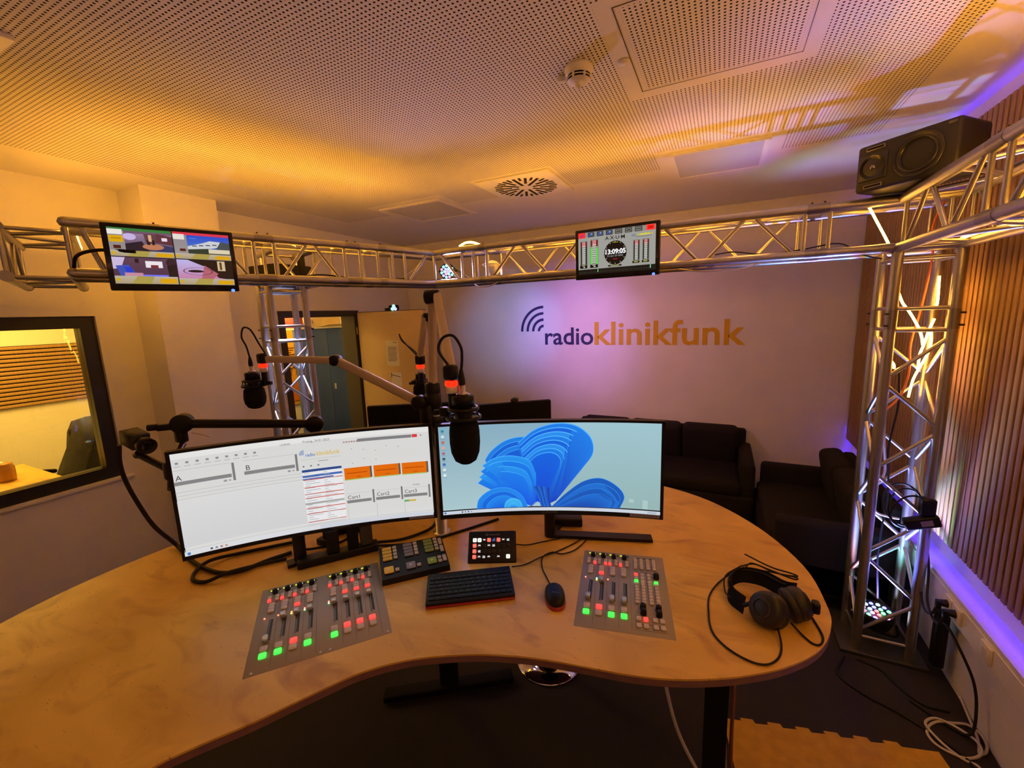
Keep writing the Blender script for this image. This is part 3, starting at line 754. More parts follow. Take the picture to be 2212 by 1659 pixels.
# ---- par lamps
def par_can(name, label, loc, face_dir, rad, depth, leds, ledr, mset, housing=M_black, group=None):
    loc = Vector(loc); d = Vector(face_dir).normalized()
    t = thing(name, label, 'stage lamp', loc-d*depth, 0, group)
    MB().lathe([(0, -depth), (rad*.55, -depth), (rad*.8, -depth*.75), (rad, -.3*depth), (rad, .012), (rad*.93, .012), (rad*.93, 0), (0, 0)], loc, d).obj('housing', housing, t)
    q = d.to_track_quat('Z', 'Y'); k = 0
    for ring_, cnt in leds:
        for i in range(cnt):
            a = 2*PI*i/cnt+ring_*3; p = loc+q@Vector((ring_*rad*math.cos(a), ring_*rad*math.sin(a), .002))
            MB().lathe([(ledr, 0), (ledr*.8, .004), (0, .007)], p, d, n=10).obj('led', mset[k % len(mset)], t); k += 1
    # yoke bracket
    u = q@Vector((1, 0, 0)); 
    cable('yoke', [loc+u*rad*1.08-d*depth*.4, loc+u*rad*1.12-d*depth*1.1, loc-d*depth*1.25, loc-u*rad*1.12-d*depth*1.1, loc-u*rad*1.08-d*depth*.4], .006, housing, parent=t)
    return t
cam = Vector((0, 0, CZ))
pf = Vector((.90, 2.965, .215))
par_can('par_lamp', 'black floor lamp with coloured LEDs shining up inside the right truss column', pf, (-.05, -.12, 1), .085, .11, ((0, 1), (.36, 6), (.72, 12)), .011, M_led_c)
pcx = Vector((-2.03, 2.99, CZ+.365))
par_can('par_lamp', 'black lamp of pale LEDs facing the camera in the truss corner', pcx, (.50, -.86, -.12), .062, .10, ((0, 1), (.36, 6), (.74, 11)), .011, M_led_w)
par_can('par_lamp', 'white lamp inside the long truss beam aimed at the logo wall', (-1.60, 3.00, ZLO+.095), (-.18, .96, -.2), .05, .085, ((0, 1), (.5, 6)), .010, [M_led_c[2]], M_white)
par_can('par_lamp', 'black floor lamp at the foot of the left truss column', (-2.98, 2.18, .17), (0, 0, 1), .07, .10, ((0, 1), (.5, 6)), .011, M_led_w)
# black moving-head style unit on the left outrigger, enlarged to block the column beam
t = thing('effect_lamp', 'black box-shaped effect lamp on top of the left truss column', 'stage lamp', (-2.86, 2.2, ZLO+.03))
MB().rbox((-2.96, 2.18, ZLO+.085), (.30, .30, .12), .01).obj('body', M_blackm, t); MB().rbox((-2.82, 2.25, ZLO+.115), (.03, .05, .20), .008).obj('bracket', M_blackm, t); MB().cyl((-2.98, 2.18, ZLO+.026), (-2.98, 2.18, ZLO+.020), .045).obj('lens', M_led_w[2], t)  # glowing lens added to go with the downward column fill
# small three-LED lamp above the door leaf
t = thing('door_lamp', 'small black lamp with three bright LEDs on top of the open door', 'stage lamp', (-3.46, 3.95, 2.123))
MB().rbox((-3.47, 3.96, 2.155), (.13, .06, .065), .02, 3).obj('housing', M_black, t); MB().rbox((-3.57, 3.96, 2.14), (.05, .04, .03), .004).obj('bracket', M_black, t)
for dx, dz in ((-.022, -.014), (.022, -.014), (0, .018)):
    MB().lathe([(.020, 0), (.016, .004), (0, .007)], (-3.44+dx, 3.925, 2.155+dz), (.3, -1, -.1), n=12).obj('led', M_led_w[(1, 3, 2)[int(dx*50)+1]], t)

# lamp beams (light thrown by the LED lamps built above, plus an added fill)
src = Vector((-1.62, 3.08, ZLO+.085))
spot('logo_beam_blue', src, (-2.42, YB, CZ-.16), 46, 80, (.22, .42, 1))
spot('logo_beam_violet', src, (-1.62, YB, CZ-.24), 58, 92, (.42, .24, 1))
spot('logo_beam_pink', src, (-.75, YB, CZ-.42), 84, 66, (.85, .36, .62))
for nm, off, c, pw in (('red', (-.03, .02, 0), (1, .10, .12), 46), ('green', (.035, .01, 0), (.10, 1, .30), 22), ('blue', (0, -.035, 0), (.14, .16, 1), 190), ('cyan', (.0, .03, 0), (.30, .75, 1), 70)):
    spot('column_beam_'+nm, pf+Vector(off)+Vector((0, 0, .02)), pf+Vector((.02, .0, 2))+Vector(off)*1.5, 60, pw, c, .7, .03)
spot('left_column_beam', (-2.98, 2.18, .20), (-2.98, 2.18, 3), 16, 130, (.46, .58, 1), 1.0, .03)
spot('left_column_fill', (-2.98, 2.18, ZLO+.015), (-2.98, 2.18, 0), 56, 190, (.50, .60, 1), .8, .03)  # added fill that brightens the left column posts from above
spot('corner_lamp_beam', pcx+Vector((.50, -.86, -.12))*.02, cam, 115, 52, (.62, .48, 1), 1, .05)

# ---- loudspeaker on the truss
def speaker():
    a = Vector((.568, 2.76, CZ+.528)); ex = Vector((.735, -.678, 0)).normalized(); ang = math.atan2(ex.y, ex.x)
    t = thing('loudspeaker', 'black two-way studio loudspeaker lying on the truss by the slat wall', 'loudspeaker', a, ang)
    W, H, Dp = .385, .214, .235
    # cabinet with bevelled top edge, local: x along the front, y back, z up
    MB().rbox((W/2, Dp/2, H/2), (W, Dp, H), .014, 2).obj('cabinet', mat('cabinet_black', (.022, .020, .019), .5), t, False)
    wc = (.245, -.0015, .108)
    MB().lathe([(.094, 0), (.094, .006), (.086, .009), (.080, .004), (.072, .008), (.066, 0), (.050, -.014), (.028, -.022), (.026, -.016), (.014, -.008), (0, -.006)], wc, (0, -1, 0), 36).obj('woofer', mat('cone_black', (.030, .029, .032), .24), t, False)
    MB().tube([(wc[0]+.070*math.cos(a), -.0075, wc[2]+.070*math.sin(a)) for a in [2*PI*i/40 for i in range(40)]], .0055, 8, True).obj('woofer_surround', mat('surround_rubber', (.030, .029, .030), .22), t, False)
    MB().lathe([(.020, .0), (.016, .010), (.008, .015), (0, .016)], (wc[0], .016, wc[2]), (0, -1, 0), 24).obj('dust_cap', mat('dust_cap', (.035, .032, .034), .2), t, False)
    tc = (.072, -.001, .106)
    MB().rbox((.072, .002, .106), (.118, .016, .120), .006, 2).obj('waveguide_plate', mat('waveguide_grey', (.035, .034, .036), .3), t, False)
    MB().lathe([(.052, .0075), (.040, .0055), (.026, .0015), (.016, -.001)], tc, (0, -1, 0), 30).obj('waveguide', M_blackgl, t, False)
    MB().lathe([(.013, .002), (.010, .008), (0, .011)], tc, (0, -1, 0), 20).obj('tweeter', mat('tweeter_dome', (.30, .27, .24), .25, .9), t, False)
    for z in (.190, .021):
        p = MB().rbox((.078, -.001, z), (.078, .006, .018), .003).obj('port_rim', mat('port_rim', (.30, .28, .25), .3, .6), t, False)
        MB().rbox((.078, -.0045, z), (.068, .002, .009), .001).obj('port_slot', M_blackm, p, False)
    MB().rbox((.355, -.0015, .196), (.028, .004, .012), .001).obj('badge', mat('badge_grey', (.16, .16, .17), .3, .8), t, False)
speaker()

# ---- screens hung on the truss
def flat_screen(name, label, p0, p1, zt, zb, draw, tilt=0):
    p0, p1 = Vector(p0), Vector(p1); W = (p1-p0).length; H = zt-zb; c = (p0+p1)/2
    ang = math.atan2((p1-p0).y, (p1-p0).x)
    t = thing(name, label, 'screen', (c.x, c.y, (zt+zb)/2), 0, rot=(R(tilt), 0, ang))
    MB().rbox((0, .018, 0), (W, .036, H), .006, 2).obj('housing', M_blackgl, t, False)
    MB().rbox((0, .045, 0), (W*.6, .03, H*.6), .01, 2).obj('rear_cover', M_black, t, False)
    d = Draw(W*.915, H*.835, lambda x, z, k: (x, -.0006-k, z+H*.018))
    draw(d); d.obj('picture', t)
    e = Draw(.03, .008, lambda x, z, k: (x, -.0006-k, z-H*.46)); e.text('LG', .5, .8, .008, '302c2c', 0, 'CENTER'); e.obj('maker_mark', t, M_print)
    MB().lathe([(.009, 0), (.006, .004), (0, .005)], (W*.44, -.001, -H*.485), (0, -1, .3), 14).obj('power_light', emis('power_blue', (.05, .12, 1), 4), t, False)
    # clamp to the truss
    MB().cyl((0, .05, H*.10), (0, .12, H*.10), .018).obj('mount_arm', M_black, t, False)
    MB().rbox((0, .12, H*.10), (.10, .02, .10), .004).obj('mount_plate', M_black, t, False)
    return t
def draw_axum(d):
    d.rect(0, 0, 1, 1, '9c9c96')
    d.rect(0, 0, 1, .115, '8c8c86'); d.rect(0, .88, 1, 1, '10120e')
    d.rect(.0, 0, .10, .13, 'e8383a'); d.rect(.015, .015, .085, .115, 'ff2a2c'); d.line((.03, .1), (.07, .05), .006, '3c3ca8')
    for k in range(3):
        u = .135+.122*k; d.rect(u, .01, u+.085, .12, '181c1e'); d.rect(u+.008, .02, u+.077, .11, '46505a'); d.line((u+.015, .1), (u+.05, .04), .006, '2a50d0'); d.ell(u+.05, .05, .012, .02, '8098e0')
    for k in range(3):
        u = .50+.125*k; d.rect(u, .01, u+.088, .12, '141412'); d.rect(u+.008, .022, u+.08, .11, '6e6e68')
        if k < 2: d.ring(u+.044, .10, .03, .05, .35, '181814', 20, 160)
        else: d.line((u+.015, .065), (u+.075, .065), .003, '181814')
    d.rect(.885, 0, .995, .125, 'f05044'); d.rect(.9, .015, .98, .11, 'ff1c14'); d.text('240', .94, .085, .019, '7a0a08', .01, 'CENTER')
    d.text('A·X·U·M', .5, .235, .030, '141210', .015, 'CENTER', 1.15)
    d.rect(.78, .175, .97, .215, 'b8b060'); d.text('klinikfunk', .875, .212, .014, 'f0e020', .02, 'CENTER'); d.rect(.76, .235, .95, .247, '66665e'); d.ell(.735, .20, .03, .03, '7e8894')
    d.ell(.505, .545, .145, .275, '060606', 40)
    for k in range(12):
        a = 2*PI*k/12; d.line((.505+.125*math.cos(a), .545+.237*math.sin(a)), (.505+.138*math.cos(a), .545+.262*math.sin(a)), .0025, 'd8d8c0')
    for k in range(5): d.line((.475+.015*k, .30), (.478+.015*k, .318), .003, 'd8d020')
    d.text('13:09:05', .505, .57, .040, 'ffffff', .03, 'CENTER', .98)
    d.text('Fri Jan 24 2025', .505, .635, .015, 'a8a8a8', .0, 'CENTER', 1.1); d.text('00:00', .505, .705, .012, 'c03030', 0, 'CENTER')
    d.rect(.415, .825, .59, .858, '0a0a08'); d.rect(.45, .835, .555, .849, 'b8ae60'); d.rect(.42, .872, .59, .877, '707068')
    def meter(u, v0, v1, wd, hot):
        d.rect(u-.008, v0-.02, u+wd+.008, v1, '82827c'); d.rect(u, v0, u+wd, v1, '24261e')
        m = v0+(v1-v0)*.22; d.rect(u, v0, u+wd, m, '6a1010' if hot else '5a1414')
        if hot: d.rect(u, v0+(v1-v0)*.33, u+wd, v1, '54e040'); d.rect(u, v0+(v1-v0)*.25, u+wd, v0+(v1-v0)*.33, '8aa060')
        d.rect(u+wd*.22, v0, u+wd*.78, v1, '8e8e86'); d.rect(u+wd*.22, v0, u+wd*.78, m, 'c48080')
        for k in range(9): d.rect(u+wd*.24, v0+(v1-v0)*(.18+.09*k), u+wd*.76, v0+(v1-v0)*(.20+.09*k), 'e6e6e0')
    meter(.045, .225, .775, .085, False); meter(.185, .215, .775, .095, True)
    meter(.745, .33, .77, .07, False); meter(.86, .33, .77, .07, False)
    for u, wd, c in ((.045, .10, 'c8c870'), (.185, .105, 'd8d8c8')):
        d.rect(u, .785, u+wd, .862, '080806'); d.rect(u+.03, .795, u+wd-.03, .808, c); d.rect(u+.045, .83, u+wd-.03, .845, 'e0e0d8')
    for u, wd in ((.735, .088), (.85, .088)): d.rect(u, .785, u+wd, .835, '080806'); d.rect(u+.02, .80, u+wd-.02, .816, 'c8c050')
    for k in range(30): d.rect(.04+.031*k, .955, .047+.031*k, .968, '6a7060')
    d.rect(.292, .90, .300, .975, '90f0a0'); d.rect(.955, .90, .963, .975, 'a0ffc0')
def draw_quad(d):
    d.rect(0, 0, 1, 1, '141420')
    def footer(u0, v0, u1, v1):
        d.rect(u0, v0, u1, v1, 'b8ae9a', 'a89878'); w_ = u1-u0
        d.poly([(u0+.25*w_, v1), (u0+.35*w_, v0), (u0+.62*w_, v0), (u0+.55*w_, v1)], 'a8984a'); d.rect(u0+.70*w_, v0+.25*(v1-v0), u0+.98*w_, v1-.1*(v1-v0), 'd8a010'); d.ell(u0+.05*w_, (v0+v1)/2, .018, .025, 'd0a818')
    # top left: studio overview
    d.rect(0, 0, .495, .05, '2c7a38'); d.rect(0, .05, .12, .5, '908a88'); d.rect(0, .03, .11, .12, 'e8e4dc'); d.rect(.005, .14, .11, .255, 'd8a40c'); d.rect(.02, .18, .095, .2, 'b08008'); d.rect(.03, .31, .085, .37, '501c18')
    d.rect(.12, .05, .495, .40, '9a7fa0', '3a3048'); d.rect(.12, .05, .495, .09, '6a5068'); d.ell(.16, .15, .05, .06, 'c4b0e0'); d.poly([(.27, .08), (.37, .08), (.36, .27), (.28, .25)], '5c3c48'); d.poly([(.37, .07), (.495, .11), (.495, .27), (.36, .24)], '5a2e38'); d.poly([(.12, .28), (.25, .22), (.3, .40), (.12, .40)], '1c1828'); d.poly([(.4, .27), (.495, .30), (.495, .40), (.36, .40)], '2a3460')
    d.ell(.335, .315, .085, .055, 'b87858'); d.rect(.29, .19, .315, .28, '181418'); d.rect(.33, .19, .35, .28, '181418'); d.rect(.305, .1, .33, .22, 'd8a880'); d.rect(.41, .14, .455, .20, 'e0d8e8')
    footer(0, .40, .495, .505)
    # top right: building
    d.rect(.505, 0, 1, .05, 'd83048'); d.rect(.505, .05, .62, .5, '8a8488', '9a9494'); d.rect(.505, .04, .60, .14, 'e4dcd4'); d.rect(.55, .31, .60, .36, '501c18')
    d.rect(.62, .05, 1, .40, '1848c8', '4878c8'); d.poly([(.62, .26), (.75, .19), (.82, .14), (.92, .15), (.92, .24), (.80, .30), (.62, .33)], 'c8ccd0'); d.poly([(.92, .14), (1, .17), (1, .34), (.86, .33)], '3c4c50'); d.poly([(.62, .32), (.80, .29), (1, .33), (1, .40), (.62, .40)], '28382c'); d.rect(.64, .10, .70, .115, '5080e0'); d.rect(.80, .30, .995, .38, 'd8ccb0')
    for k in range(4): d.rect(.66+.06*k, .24-.012*k, .70+.06*k, .26-.012*k, '384c60')
    footer(.505, .40, 1, .505)
    # bottom left: table from above
    d.rect(0, .525, .495, .86, '5a3c50', '4a3048'); d.poly([(0, .525), (.1, .525), (.06, .72), (0, .74)], 'c8b8dc'); d.poly([(.02, .68), (.12, .66), (.17, .83), (.05, .86)], '3850b0'); d.poly([(.08, .70), (.13, .69), (.15, .79), (.10, .80)], '1838c8'); d.rect(.25, .58, .385, .70, 'e8e0e8'); d.poly([(.29, .70), (.29, .65), (.35, .65), (.35, .70)], '782830'); d.ell(.46, .60, .045, .08, '2c1c28'); d.poly([(.42, .66), (.495, .62), (.495, .86), (.43, .86)], '141018'); d.rect(.17, .545, .20, .62, '1c1420'); d.rect(.08, .80, .22, .86, 'c088a0'); d.rect(.22, .83, .42, .86, '7070f0')
    footer(0, .86, .495, 1)
    # bottom right: microphone close-up
    d.rect(.505, .525, 1, .90, 'b8b4e8', 'c078a0'); d.poly([(.60, .525), (1, .525), (1, .9), (.86, .86), (.76, .66)], '100c10'); d.poly([(.74, .62), (.86, .78), (.80, .9), (.70, .9), (.73, .7)], 'b06070'); d.rect(.86, .53, .93, .72, 'd0b890'); d.rect(.88, .55, .90, .7, '4c3820'); d.ell(.66, .74, .07, .025, '180c18'); d.ring(.68, .74, .13, .075, .06, '180c18')
    footer(.505, .88, 1, 1)
flat_screen('truss_screen', 'black screen on the truss showing four camera pictures in a grid', (-2.612, 1.024), (-2.403, 1.506), CZ+.491, CZ+.178, draw_quad)
flat_screen('truss_screen', 'black screen on the truss showing a clock and level meters', (-.876, 2.778), (-.346, 2.742), CZ+.521, CZ+.208, draw_axum)
cable('screen_cable', [(-2.55, 1.12, CZ+.36), (-2.64, 1.02, CZ+.365), (-2.70, .96, CZ+.34), (-2.76, .96, CZ+.29)], .008, M_rubber, 'black cable curving from the four-picture screen into the truss')
cable('truss_cable', [(-2.5, 1.95, CZ+.285), (-2.46, 2.1, CZ+.31), (-2.40, 2.25, CZ+.30), (-2.33, 2.45, CZ+.285), (-2.22, 2.65, CZ+.30), (-2.14, 2.8, CZ+.285), (-2.05, 2.93, CZ+.30)], .005, M_rubber, 'thin black cable lying along the beam by the left column')
cable('truss_cable', [(-1.72, 2.90, CZ+.24), (-1.66, 2.87, CZ+.215), (-1.58, 2.87, CZ+.215), (-1.52, 2.90, CZ+.242)], .004, M_cream, 'white cable loop drooping below the truss corner')
cable('truss_cable', [(-.25, 2.90, CZ+.242), (-.1, 2.88, CZ+.215), (.08, 2.88, CZ+.22), (.2, 2.9, CZ+.243)], .004, M_cream, 'white cable drooping below the beam right of the clock screen')
cable('truss_cable', [(-.05, 2.9, CZ+.31), (.05, 2.92, CZ+.32), (.2, 2.93, CZ+.295), (.38, 2.92, CZ+.30), (.55, 2.9, CZ+.315), (.66, 2.92, CZ+.25), (.74, 2.9, CZ+.22)], .004, M_rubber, 'thin black cable along the beam near the right column')

# ================================================================== TABLE
TZ = CZ-1.0
OUT = [(-1.135, .363), (-1.107, .416), (-1.069, .473), (-1.027, .534), (-.988, .602), (-.944, .676), (-.892, .757), (-.816, .833), (-.739, .887), (-.649, .936), (-.585, .965), (-.49, .998), (-.409, 1.018), (-.329, 1.034), (-.19, 1.060), (-.089, 1.090), (.007, 1.132), (.101, 1.186), (.205, 1.264), (.295, 1.365), (.345, 1.48), (.358, 1.60), (.325, 1.84), (.19, 2.11),
       (-.02, 2.33), (-.27, 2.445), (-.60, 2.50), (-1.0, 2.44), (-1.40, 2.24), (-1.76, 1.92), (-2.04, 1.52), (-2.19, 1.15), (-2.245, .86), (-2.25, .60), (-2.20, .36), (-2.08, .08), (-1.90, -.16), (-1.66, -.28), (-1.40, -.22), (-1.22, .02), (-1.160, .20), (-1.148, .29)]
def table():
    t = thing('studio_table', 'kidney-shaped birch studio table on black lifting legs', 'table', (-.9, 1.4, 0))
    pts = [(p.x, p.y) for p in smooth_path([(x, y, 0) for x, y in OUT], 5, True)]
    MB().prism(pts, TZ-.006, TZ).obj('table_top', M_wood, t)
    MB().prism(pts, TZ-.027, TZ-.0062).obj('plywood_edge', M_edge, t)
    def leg(x, y, ang, L=.70):
        c, s = math.cos(ang), math.sin(ang)
        MB().box((x-.04, y-.03, .03), (x+.04, y+.03, TZ-.6)).box((x-.034, y-.025, TZ-.6), (x+.034, y+.025, TZ-.045)).obj('leg', M_blackm, t)
        MB().rbox((x, y, .028), (L, .075, .035), .006, 2, Matrix.Rotation(ang, 3, 'Z')).obj('foot', M_blackm, t)
        MB().box((x-.15, y-.03, TZ-.070), (x+.15, y+.03, TZ-.0275)).obj('support_bar', M_blackm, t)
    leg(-1.262, 1.655, R(34.6)); leg(.035, 1.335, R(78)); leg(-1.75, .45, R(75))
table()

# ---- mixing console panels sunk into the table
def btn(t, x, y, w_, h, m, z=.0045): return ubox('button', (x, y, z), (w_, h, .007), m, t, False, .14)
def strip_channel(t, x, Dp, spec, ledc):
    """one fader strip; x = strip centre"""
    Y = lambda f: Dp*(1-f)
    small, wide, fad, big = spec
    d = Draw(.039, .014, lambda a, b, k: (a, b, .0015+k)); d.rect(0, 0, 1, 1, '0a0804'); d.rect(.02, .05, .62, .17, '8a8a20')
    d.poly([(.08, .9), (.12, .35), (.35, .2), (.42, .7), (.3, .95)], 'e8e840'); d.rect(.70, .3, .80, .75, 'f4f4a0')
    o = d.obj('channel_display', t); o.location = (x, Y(.045), 0)
    MB().lathe([(.0095, 0), (.0088, .014), (.007, .016), (0, .016)], (x+.002, Y(.088), .001), n=16).obj('knob', M_black, t, False)
    for col, dx in ((0, -.0125), (1, .0125)):
        for row in (0, 1):
            m = M_btn_red if (small == col and row == 1) else M_btn
            btn(t, x+dx, Y(.155+.042*row), .0125, .0165, m)
    for row in (0, 1, 2):
        m = M_btn_red if (wide and row == 2) else M_btn
        btn(t, x-.001, Y(.262+.040*row), .0195, .0165, m)
    MB().box((x-.0015, Y(.69), .0004), (x+.0015, Y(.44), .0016)).obj('fader_slot', M_blackgl, t, False)
    MB().box((x+.004, Y(.68), .0004), (x+.011, Y(.445), .0012)).obj('scale_strip', mat('scale_dark', (.03, .028, .026), .6), t, False)
    MB().box((x+.0225, Y(.96), .0003), (x+.0231, Y(.14), .0010)).obj('divider_line', mat('line_dark', (.12, .11, .10), .6), t, False)
    fy = Y(.45+.24*fad)
    c = MB().rbox((x, fy, .010), (.017, .026, .016), .003, 2).obj('fader_cap', mat('fader_silver', (.55, .53, .52), .3, .8), t, False)
    MB().box((x-.0086, fy-.0015, .0178), (x+.0086, fy+.0015, .0188)).obj('fader_line', mat('fader_white', (.85, .83, .8), .4), c, False)
    for q, lc in enumerate(ledc):
        MB().lathe([(.0028, 0), (.002, .002), (0, .003)], (x-.017, Y(.415+.022*q), .001), n=8).obj('led', lc, t, False)
    for q, m in enumerate(big): btn(t, x-.001, Y(.775+.068*q), .0215, .0225, m)
G, RD, OF = M_btn_green, M_btn_red, M_btn
LR, LG_, LY = emis('led_red', (1, .12, .06), 6), emis('led_green', (.2, 1, .35), 5), emis('led_yellow', (1, .8, .1), 5)
def console_left():
    W, Dp = .418, .440
    t = thing('mixing_console', 'grey eight-fader mixing console set into the table on the left', 'mixing console', (-1.185, .599, TZ+.0005), R(49.4), 'mixing console panels')
    MB().rbox((W/2, Dp/2, -.002), (W, Dp, .005), .0015, 1).obj('panel', M_panelgrey, t, False)
    sp = [(0, 0, 1.0, (OF, G)), (0, 0, .0, (OF, G)), (0, 1, 0, (RD, OF)), (0, 0, 0, (OF, G)), (0, 0, .0, (OF, G)), (0, 1, 0, (RD, OF)), (0, 1, 0, (RD, OF)), (0, 1, 0, (RD, OF))]
    lc = [(LR,), (LR,), (LR, LY), (LR, LG_), (LR, LG_), (), (), ()]
    for i in range(8):
        x = .044+.0415*i if i < 4 else .247+.0400*(i-4)
        strip_channel(t, x, Dp, sp[i], lc[i])
    for x, y in ((.02, .012), (.205, .012), (.232, .012), (.405, .012)): MB().lathe([(.004, 0), (.003, .001), (0, .001)], (x, y, .0006), n=10).obj('screw', M_steel, t, False)
console_left()
def console_right():
    W, Dp = .314, .455
    t = thing('mixing_console', 'grey four-fader mixing console with master section set into the table on the right', 'mixing console', (-.390, 1.177, TZ+.0005), R(11.8), 'mixing console panels')
    MB().rbox((W/2, Dp/2, -.002), (W, Dp, .005), .0015, 1).obj('panel', M_panelgrey, t, False)
    Y = lambda f: Dp*(1-f)
    sp = [(1, 0, .95, (OF, G)), (1, 1, 0, (RD, OF)), (0, 0, .95, (OF, G)), (0, 0, .97, (OF, G))]
    lc = [(LR,), (LG_, LY), (LR,), ()]
    for i in range(4): strip_channel(t, .036+.0415*i, Dp, sp[i], lc[i])
    X = [.205, .228, .252, .275]
    MB().box((.203, Y(.055), .0005), (.282, Y(.048), .0015)).obj('label_strip', M_blackm, t, False)
    for i, x in enumerate(X):
        for k in range(5): btn(t, x, Y(.085+.032*k), .013, .0125, OF)
    d = Draw(.1, .02, lambda a, b, k: (a, b, .0008+k)); d.text('A X·U·M', .5, .8, .017, '1a1816', .015, 'CENTER', 1.35); o = d.obj('lettering', t, M_print); o.location = (.242, Y(.275), 0)
    for i, x in enumerate(X[:3]):
        for k in range(2): btn(t, x, Y(.31+.045*k), .0135, .016, RD if (i == 0 and k == 0) else OF)
    MB().lathe([(.011, 0), (.0095, .018), (.008, .020), (0, .020)], (X[3]+.003, Y(.325), .001), n=18).obj('knob', M_black, t, False)
    for i, x in enumerate(X):
        for k in range(8): btn(t, x, Y(.405+.037*k), .0135 if k else .015, .0135 if k else .018, G if (k == 0 and i in (0, 3)) else OF)
    for i in (0, 1):
        for k in (0, 1): MB().lathe([(.0105, 0), (.0095, .016), (.0075, .020), (0, .020)], (.222+.050*i, Y(.725+.058*k), .001), n=18).obj('knob', M_black, t, False)
    for i, x in enumerate((.206, .228, .258, .280)):
        for k in range(2): btn(t, x, Y(.845+.07*k), .0155, .0175, RD if (k == 0 and i == 1) else OF)
    for y0, y1 in ((.82, .885), (.89, .95)): 
        for q in (y0, y1): MB().box((.197, Y(q)-.0004, .0003), (.292, Y(q)+.0004, .001)).obj('divider_line', mat('line_dark', (.12, .11, .10), .6), t, False)
console_right()

# ---- cart control box with yellow, violet and green blocks
def cart_box():
    a = Vector((-1.113, 1.087)); b = Vector((-.932, 1.275)); ang = math.atan2(b.y-a.y, b.x-a.x); W = (b-a).length; Dp = .185
    t = thing('cart_controller', 'black button box with yellow, violet and green key blocks', 'controller', (a.x, a.y, TZ), ang)
    mb = MB(); mb.add([(0, 0, 0), (W, 0, 0), (W, Dp, 0), (0, Dp, 0), (0, .004, .022), (W, .004, .022), (W, Dp-.004, .058), (0, Dp-.004, .058)], [(0, 3, 2, 1), (4, 5, 6, 7), (0, 1, 5, 4), (1, 2, 6, 5), (2, 3, 7, 6), (3, 0, 4, 7)])
    mb.obj('housing', M_black, t, False)
    sl = math.atan2(.036, Dp-.008); rot = Matrix.Rotation(sl, 3, 'X')
    cols = [mat('cart_yellow', (.68, .45, .03), .5), mat('cart_violet', (.20, .19, .24), .5), mat('cart_green', (.20, .27, .05), .5)]
    hot = [mat('cart_yellow_hot', (.85, .60, .05), .5), mat('cart_violet_hot', (.26, .25, .33), .5), mat('cart_green_hot', (.25, .42, .06), .5)]
    off = mat('cart_key', (.50, .44, .36), .5)
    def key(u, v, w_, h, m):
        p = Vector((0, .004, .022))+rot@Vector((u, v, .003)); o = ubox('key', p, (w_, h, .006), m, t, False, .1); o.rotation_euler = (sl, 0, 0)
    for k in range(3):
        x0 = .010+.084*k
        for r in range(4): key(x0+.020, .162-.0195*r, .036, .016, cols[k])
        for r in range(4): key(x0+.051, .163-.0195*r, .015, .014, off)
        key(x0+.020, .042, .036, .034, hot[k])
        if k < 2: key(x0+.051, .036, .015, .015, off)
        else:
            for r in range(2): key(x0+.051, .052-.020*r, .015, .014, off); key(x0+.070, .144-.045*r, .014, .036, off)
            key(x0+.070, .043, .014, .034, off)
    for k, (u, v) in enumerate(((.030, .042), (.114, .042), (.198, .042))):
        p = Vector((0, .004, .022))+rot@Vector((u, v, .0068)); q = MB().add([(-.005, -.005, 0), (.007, 0, 0), (-.005, .005, 0)], [(0, 1, 2)]).obj('play_mark', mat('mark_pale', (.8, .78, .6), .5), t, False); q.location = p; q.rotation_euler = (sl, 0, 0)
cart_box()

